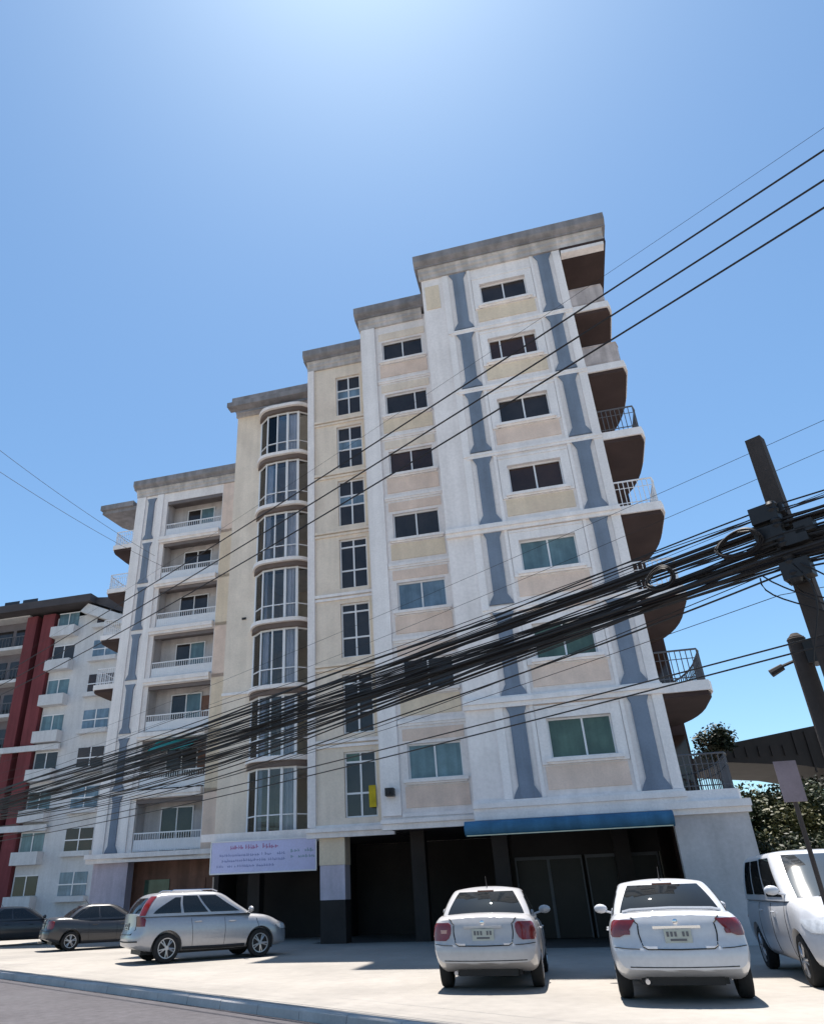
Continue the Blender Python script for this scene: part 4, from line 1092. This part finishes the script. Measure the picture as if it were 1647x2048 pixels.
# dark low-pitched canopy roof behind the trees
CRX, CRY = 21.0, 34.5
cr = empty('canopy_shelter', (CRX, CRY, 0), R(-6), 'dark low-pitched canopy roof behind the trees', 'shelter')
m_can = mat('dark_sheet_roof', (0.022, 0.018, 0.017), 0.7, 0.25, 1.0, streak=0.3)
b = MB(); b.prism([(-4.6, 6.35), (-4.7, 7.05), (0, 7.75), (7, 7.9), (7, 5.4), (1.2, 5.55), (-1.2, 6.05)], 1, -0.2, 5.0); b.build('roof', m_can, cr)
for i, x in enumerate(np.arange(-4.5, 6.6, .55)):
    b = MB(); b.box(x, x + .06, -.26, -.202, 6.5 if x < -1 else 5.7, 6.95 if x < -1.5 else 7.5); b.build('roof_rib', m_can, cr)
for x in (1.6, 4.2, 6.6):
    b = MB(); b.box(x - .15, x + .15, .3, .6, 0, 5.5); b.build('post', m_pole, cr)
b = MB(); b.box(1.3, 6.9, 4.4, 4.6, 0, 5.4); b.build('rear_wall', m_lobby, cr)

# ------------------------------------------------------------------ poles, cables
PB = aty(1580, 1085, 7.5)
PBASE = Vector((PB.x, PB.y, 0))
def utility_pole(label, loc, top):
    t = empty('utility_pole', loc, ang, label, 'pole', 'concrete utility poles along the road')
    b = MB(); w0, w1 = .125, .088
    b.add([(-w0, -w0 * .85, -.1), (w0, -w0 * .85, -.1), (w0, w0 * .85, -.1), (-w0, w0 * .85, -.1), (-w1, -w1 * .85, top), (w1, -w1 * .85, top), (w1, w1 * .85, top), (-w1, w1 * .85, top)],
          [(0, 3, 2, 1), (4, 5, 6, 7), (0, 1, 5, 4), (1, 2, 6, 5), (2, 3, 7, 6), (3, 0, 4, 7)]); b.build('shaft', m_pole, t)
    rng = random.Random(5)
    for i, z in enumerate((4.3, 4.5, 4.72, 4.95, 5.15)):
        b = MB(); b.box(-.10, .10, .14, .22, z - .05, z + .05); b.lathe([(.05, z - .07), (.07, z - .03), (.05, z), (.07, z + .03), (.05, z + .07)], 10, 'z', (0, .27, 0)); b.build('insulator', m_dark, t)
    for i in range(6):
        z = rng.uniform(4.35, 5.15); x = rng.uniform(-.26, .22); s = rng.uniform(.08, .15)
        b = MB(); b.box(x - s, x + s, .15, .32, z - s * .7, z + s * .7); b.build('splice_box', m_dark, t)
    b = MB(); b.box(-.42, .42, .12, .18, 4.72, 4.80); b.build('cross_arm', m_dark, t)
    for i in range(5):
        pts = []; a = rng.uniform(-.2, .2)
        for j in range(9): s = j / 8; pts.append((a + .22 * math.sin(s * 3.1 + i) - .2 * s, .2 + .05 * i, 4.4 - 1.1 * s * (0.4 + .15 * i)))
        b = MB(); b.tube(pts, .009, 5); b.build('drop_wire', m_cable, t)
    return t
utility_pole('dark concrete utility pole carrying the tangled cable bundle beside the apartment block', PBASE, aty(1515, 880, 7.5).z)

SPAN = 32.0
def cable(name, label, cat, group, P0, r, sag, t0=-22, t1=44, dz=0, n=90, wob=0.0, seed=0, mt=None, slope=0.0):
    rng = random.Random(seed); ph = rng.uniform(0, 6); pts = []
    for i in range(n + 1):
        t = t0 + (t1 - t0) * i / n
        s = (t / SPAN) if t >= 0 else (-t / 22.0)
        s = s % 1.0 if s > 1 else s
        z = -4 * sag * s * (1 - s) + slope * t
        off = RN * (wob * math.sin(t * .35 + ph)) + Vector((0, 0, wob * .5 * math.sin(t * .5 + ph * 2)))
        pts.append(P0 + RD * t + off + Vector((0, 0, z + dz)))
    b = MB(); b.tube(pts, r, 5)
    c0 = P0.copy(); b.v = [(v[0] - c0.x, v[1] - c0.y, v[2] - c0.z) for v in b.v]
    o = b.build(name, mt or m_cable, None, c0, fix=False)
    return tag(o, label, cat, group)
rng = random.Random(11)
for i in range(64):
    base = PB + RN * (-.18 + rng.uniform(-.10, .08))
    q = rng.random()
    if i < 30: dz = rng.uniform(-.30, .22); sag = rng.uniform(.02, .35); r = rng.choice((.008, .010, .014, .019))
    elif i < 44: dz = rng.uniform(-.38, .42); sag = rng.uniform(-.05, .55); r = rng.choice((.006, .008, .010))
    else: dz = rng.uniform(-.36, .05); sag = rng.uniform(.4, 1.0); r = rng.choice((.006, .008, .012))
    lb, gr_ = ('thick black cable in the sagging tangled bundle crossing before the apartment block', 'thick cables of the tangled bundle') if r > .0135 else (('medium black cable in the sagging tangled bundle crossing before the apartment block', 'medium cables of the tangled bundle') if r > .0095 else ('slim black wire in the sagging tangled bundle crossing before the apartment block', 'slim wires of the tangled bundle'))
    cable('cable', lb, 'cable', gr_, base, r, sag, dz=dz, wob=rng.uniform(.01, .09), seed=i, slope=rng.uniform(-.006, .006))
P2 = aty(1640, 1277, 9.5) 
for j, (px, py) in enumerate(((1640, 1272), (1640, 1292))):
    q = aty(px, py, 7.3); cable('cable', 'thin black cable of the low pair strung below the tangled bundle', 'cable', 'low pair of cables', q, .010, .22 + .05 * j, seed=40 + j)
for j, py in enumerate((300, 360, 415)):
    q = aty(1647, py, 6.5); cable('power_line', 'black high power line crossing the sky and the upper storeys', 'power line', 'high power lines', q, .0155, .20 + .07 * j, seed=50 + j, mt=m_cable)
q = aty(1647, 255, 7.0); cable('power_line', 'faint thin wire above the three high power lines', 'power line', None, q, .0036, .2, seed=60)
for j, (px, py, y, r) in enumerate(((1647, 840, 8.0, .0036), (1647, 900, 8.0, .0036), (1647, 985, 7.6, .004), (1560, 1190, 7.8, .0045))):
    q = aty(px, py, y); cable('cable', 'hair-thin wire in the sky beside the utility pole', 'cable', 'thin wires by the pole', q, r, .3 + .1 * j, seed=70 + j)
# two wires dropping from the upper left to the block
for j, (pa, pb) in enumerate((((-160, 775), (310, 1112)), ((-160, 835), (330, 1135)))):
    a, c_ = aty(*pa, 16.0), aty(*pb, 30.0)
    b = MB(); pts = [a + (c_ - a) * (i / 30) - Vector((0, 0, 4 * .25 * (i / 30) * (1 - i / 30))) for i in range(31)]
    b.tube([p - a for p in pts], .008, 5); tag(b.build('service_wire', m_cable, None, a, fix=False), 'thin service wire slanting down over the left wing of the apartment block', 'cable', 'service wires over the left wing')
# coils of spare cable
def coil(label, c, ra, rb, turns, seed):
    rng = random.Random(seed); b = MB()
    for i in range(turns):
        a_, b_ = ra * rng.uniform(.85, 1.1), rb * rng.uniform(.8, 1.1); o = rng.uniform(-.03, .03); tl = rng.uniform(-.1, .1)
        pts = []
        for k in range(28):
            an = 2 * math.pi * k / 28
            pts.append(RD * (a_ * math.cos(an)) + Vector((0, 0, b_ * math.sin(an) + tl * a_ * math.cos(an))) + RN * (o + .03 * math.sin(an * 2)))
        b.tube(pts, .010, 5, True)
    o = b.build('cable_coil', m_cable, None, c, fix=False); return tag(o, label, 'cable coil', 'coils of spare cable')
coil('round coil of spare cable hanging beside the utility pole', aty(1490, 1097, 7.7) - RN * .2, .26, .155, 9, 1)
coil('loose coil of spare cable hanging where the bundle meets the balconies', aty(1335, 1165, 8.4) - RN * .2, .17, .13, 8, 2)
# second, shorter pole with a camera arm and a box
q = aty(1590, 1276, 8.0)
t = empty('camera_pole', (q.x, q.y, 0), ang, 'short dark post with a small camera arm beside the tall utility pole', 'pole')
b = MB(); b.tube([(0, 0, -.1), (0, 0, q.z - .1), (0, 0, q.z)], [.12, .10, .09], 12); b.build('shaft', m_pole, t)
b = MB(); b.tube([(0, 0, q.z - .02), (0, 0, q.z + .05)], [.10, .04], 12); b.build('cap', m_pole, t)
b = MB(); b.tube([(.05, .0, q.z - .24), (.22, .08, q.z - .30)], .018, 6); b.build('arm', m_dark, t)
b = MB(); b.tube([(.20, .07, q.z - .30), (.33, .12, q.z - .36)], [.038, .046], 8); b.build('camera', m_dark, t)
b = MB(); b.box(-.60, -.08, -.12, .12, q.z - .33, q.z - .08); b.build('box', m_dark, t)
# small sign on a post in front of the van
q = aty(1578, 1563, 11.2)
t = empty('sign_post', (q.x, q.y, 0), -PSI, 'small grey sign plate on a slim post before the white van', 'sign')
b = MB(); b.tube([(0, 0.02, -.05), (0, 0.02, q.z + .2)], .032, 10); b.build('post', m_pole, t)
b = MB(); b.box(-.15, .15, -.035, -.015, q.z - .28, q.z + .28); b.build('plate', mat('grey_sign_back', (.20, .165, .19), .6, .15, 3), t)
for zz_ in (-.2, .15):
    b = MB(); b.box(-.05, .05, -.013, .04, q.z + zz_ - .03, q.z + zz_ + .03); b.build('bracket', m_dark, t)
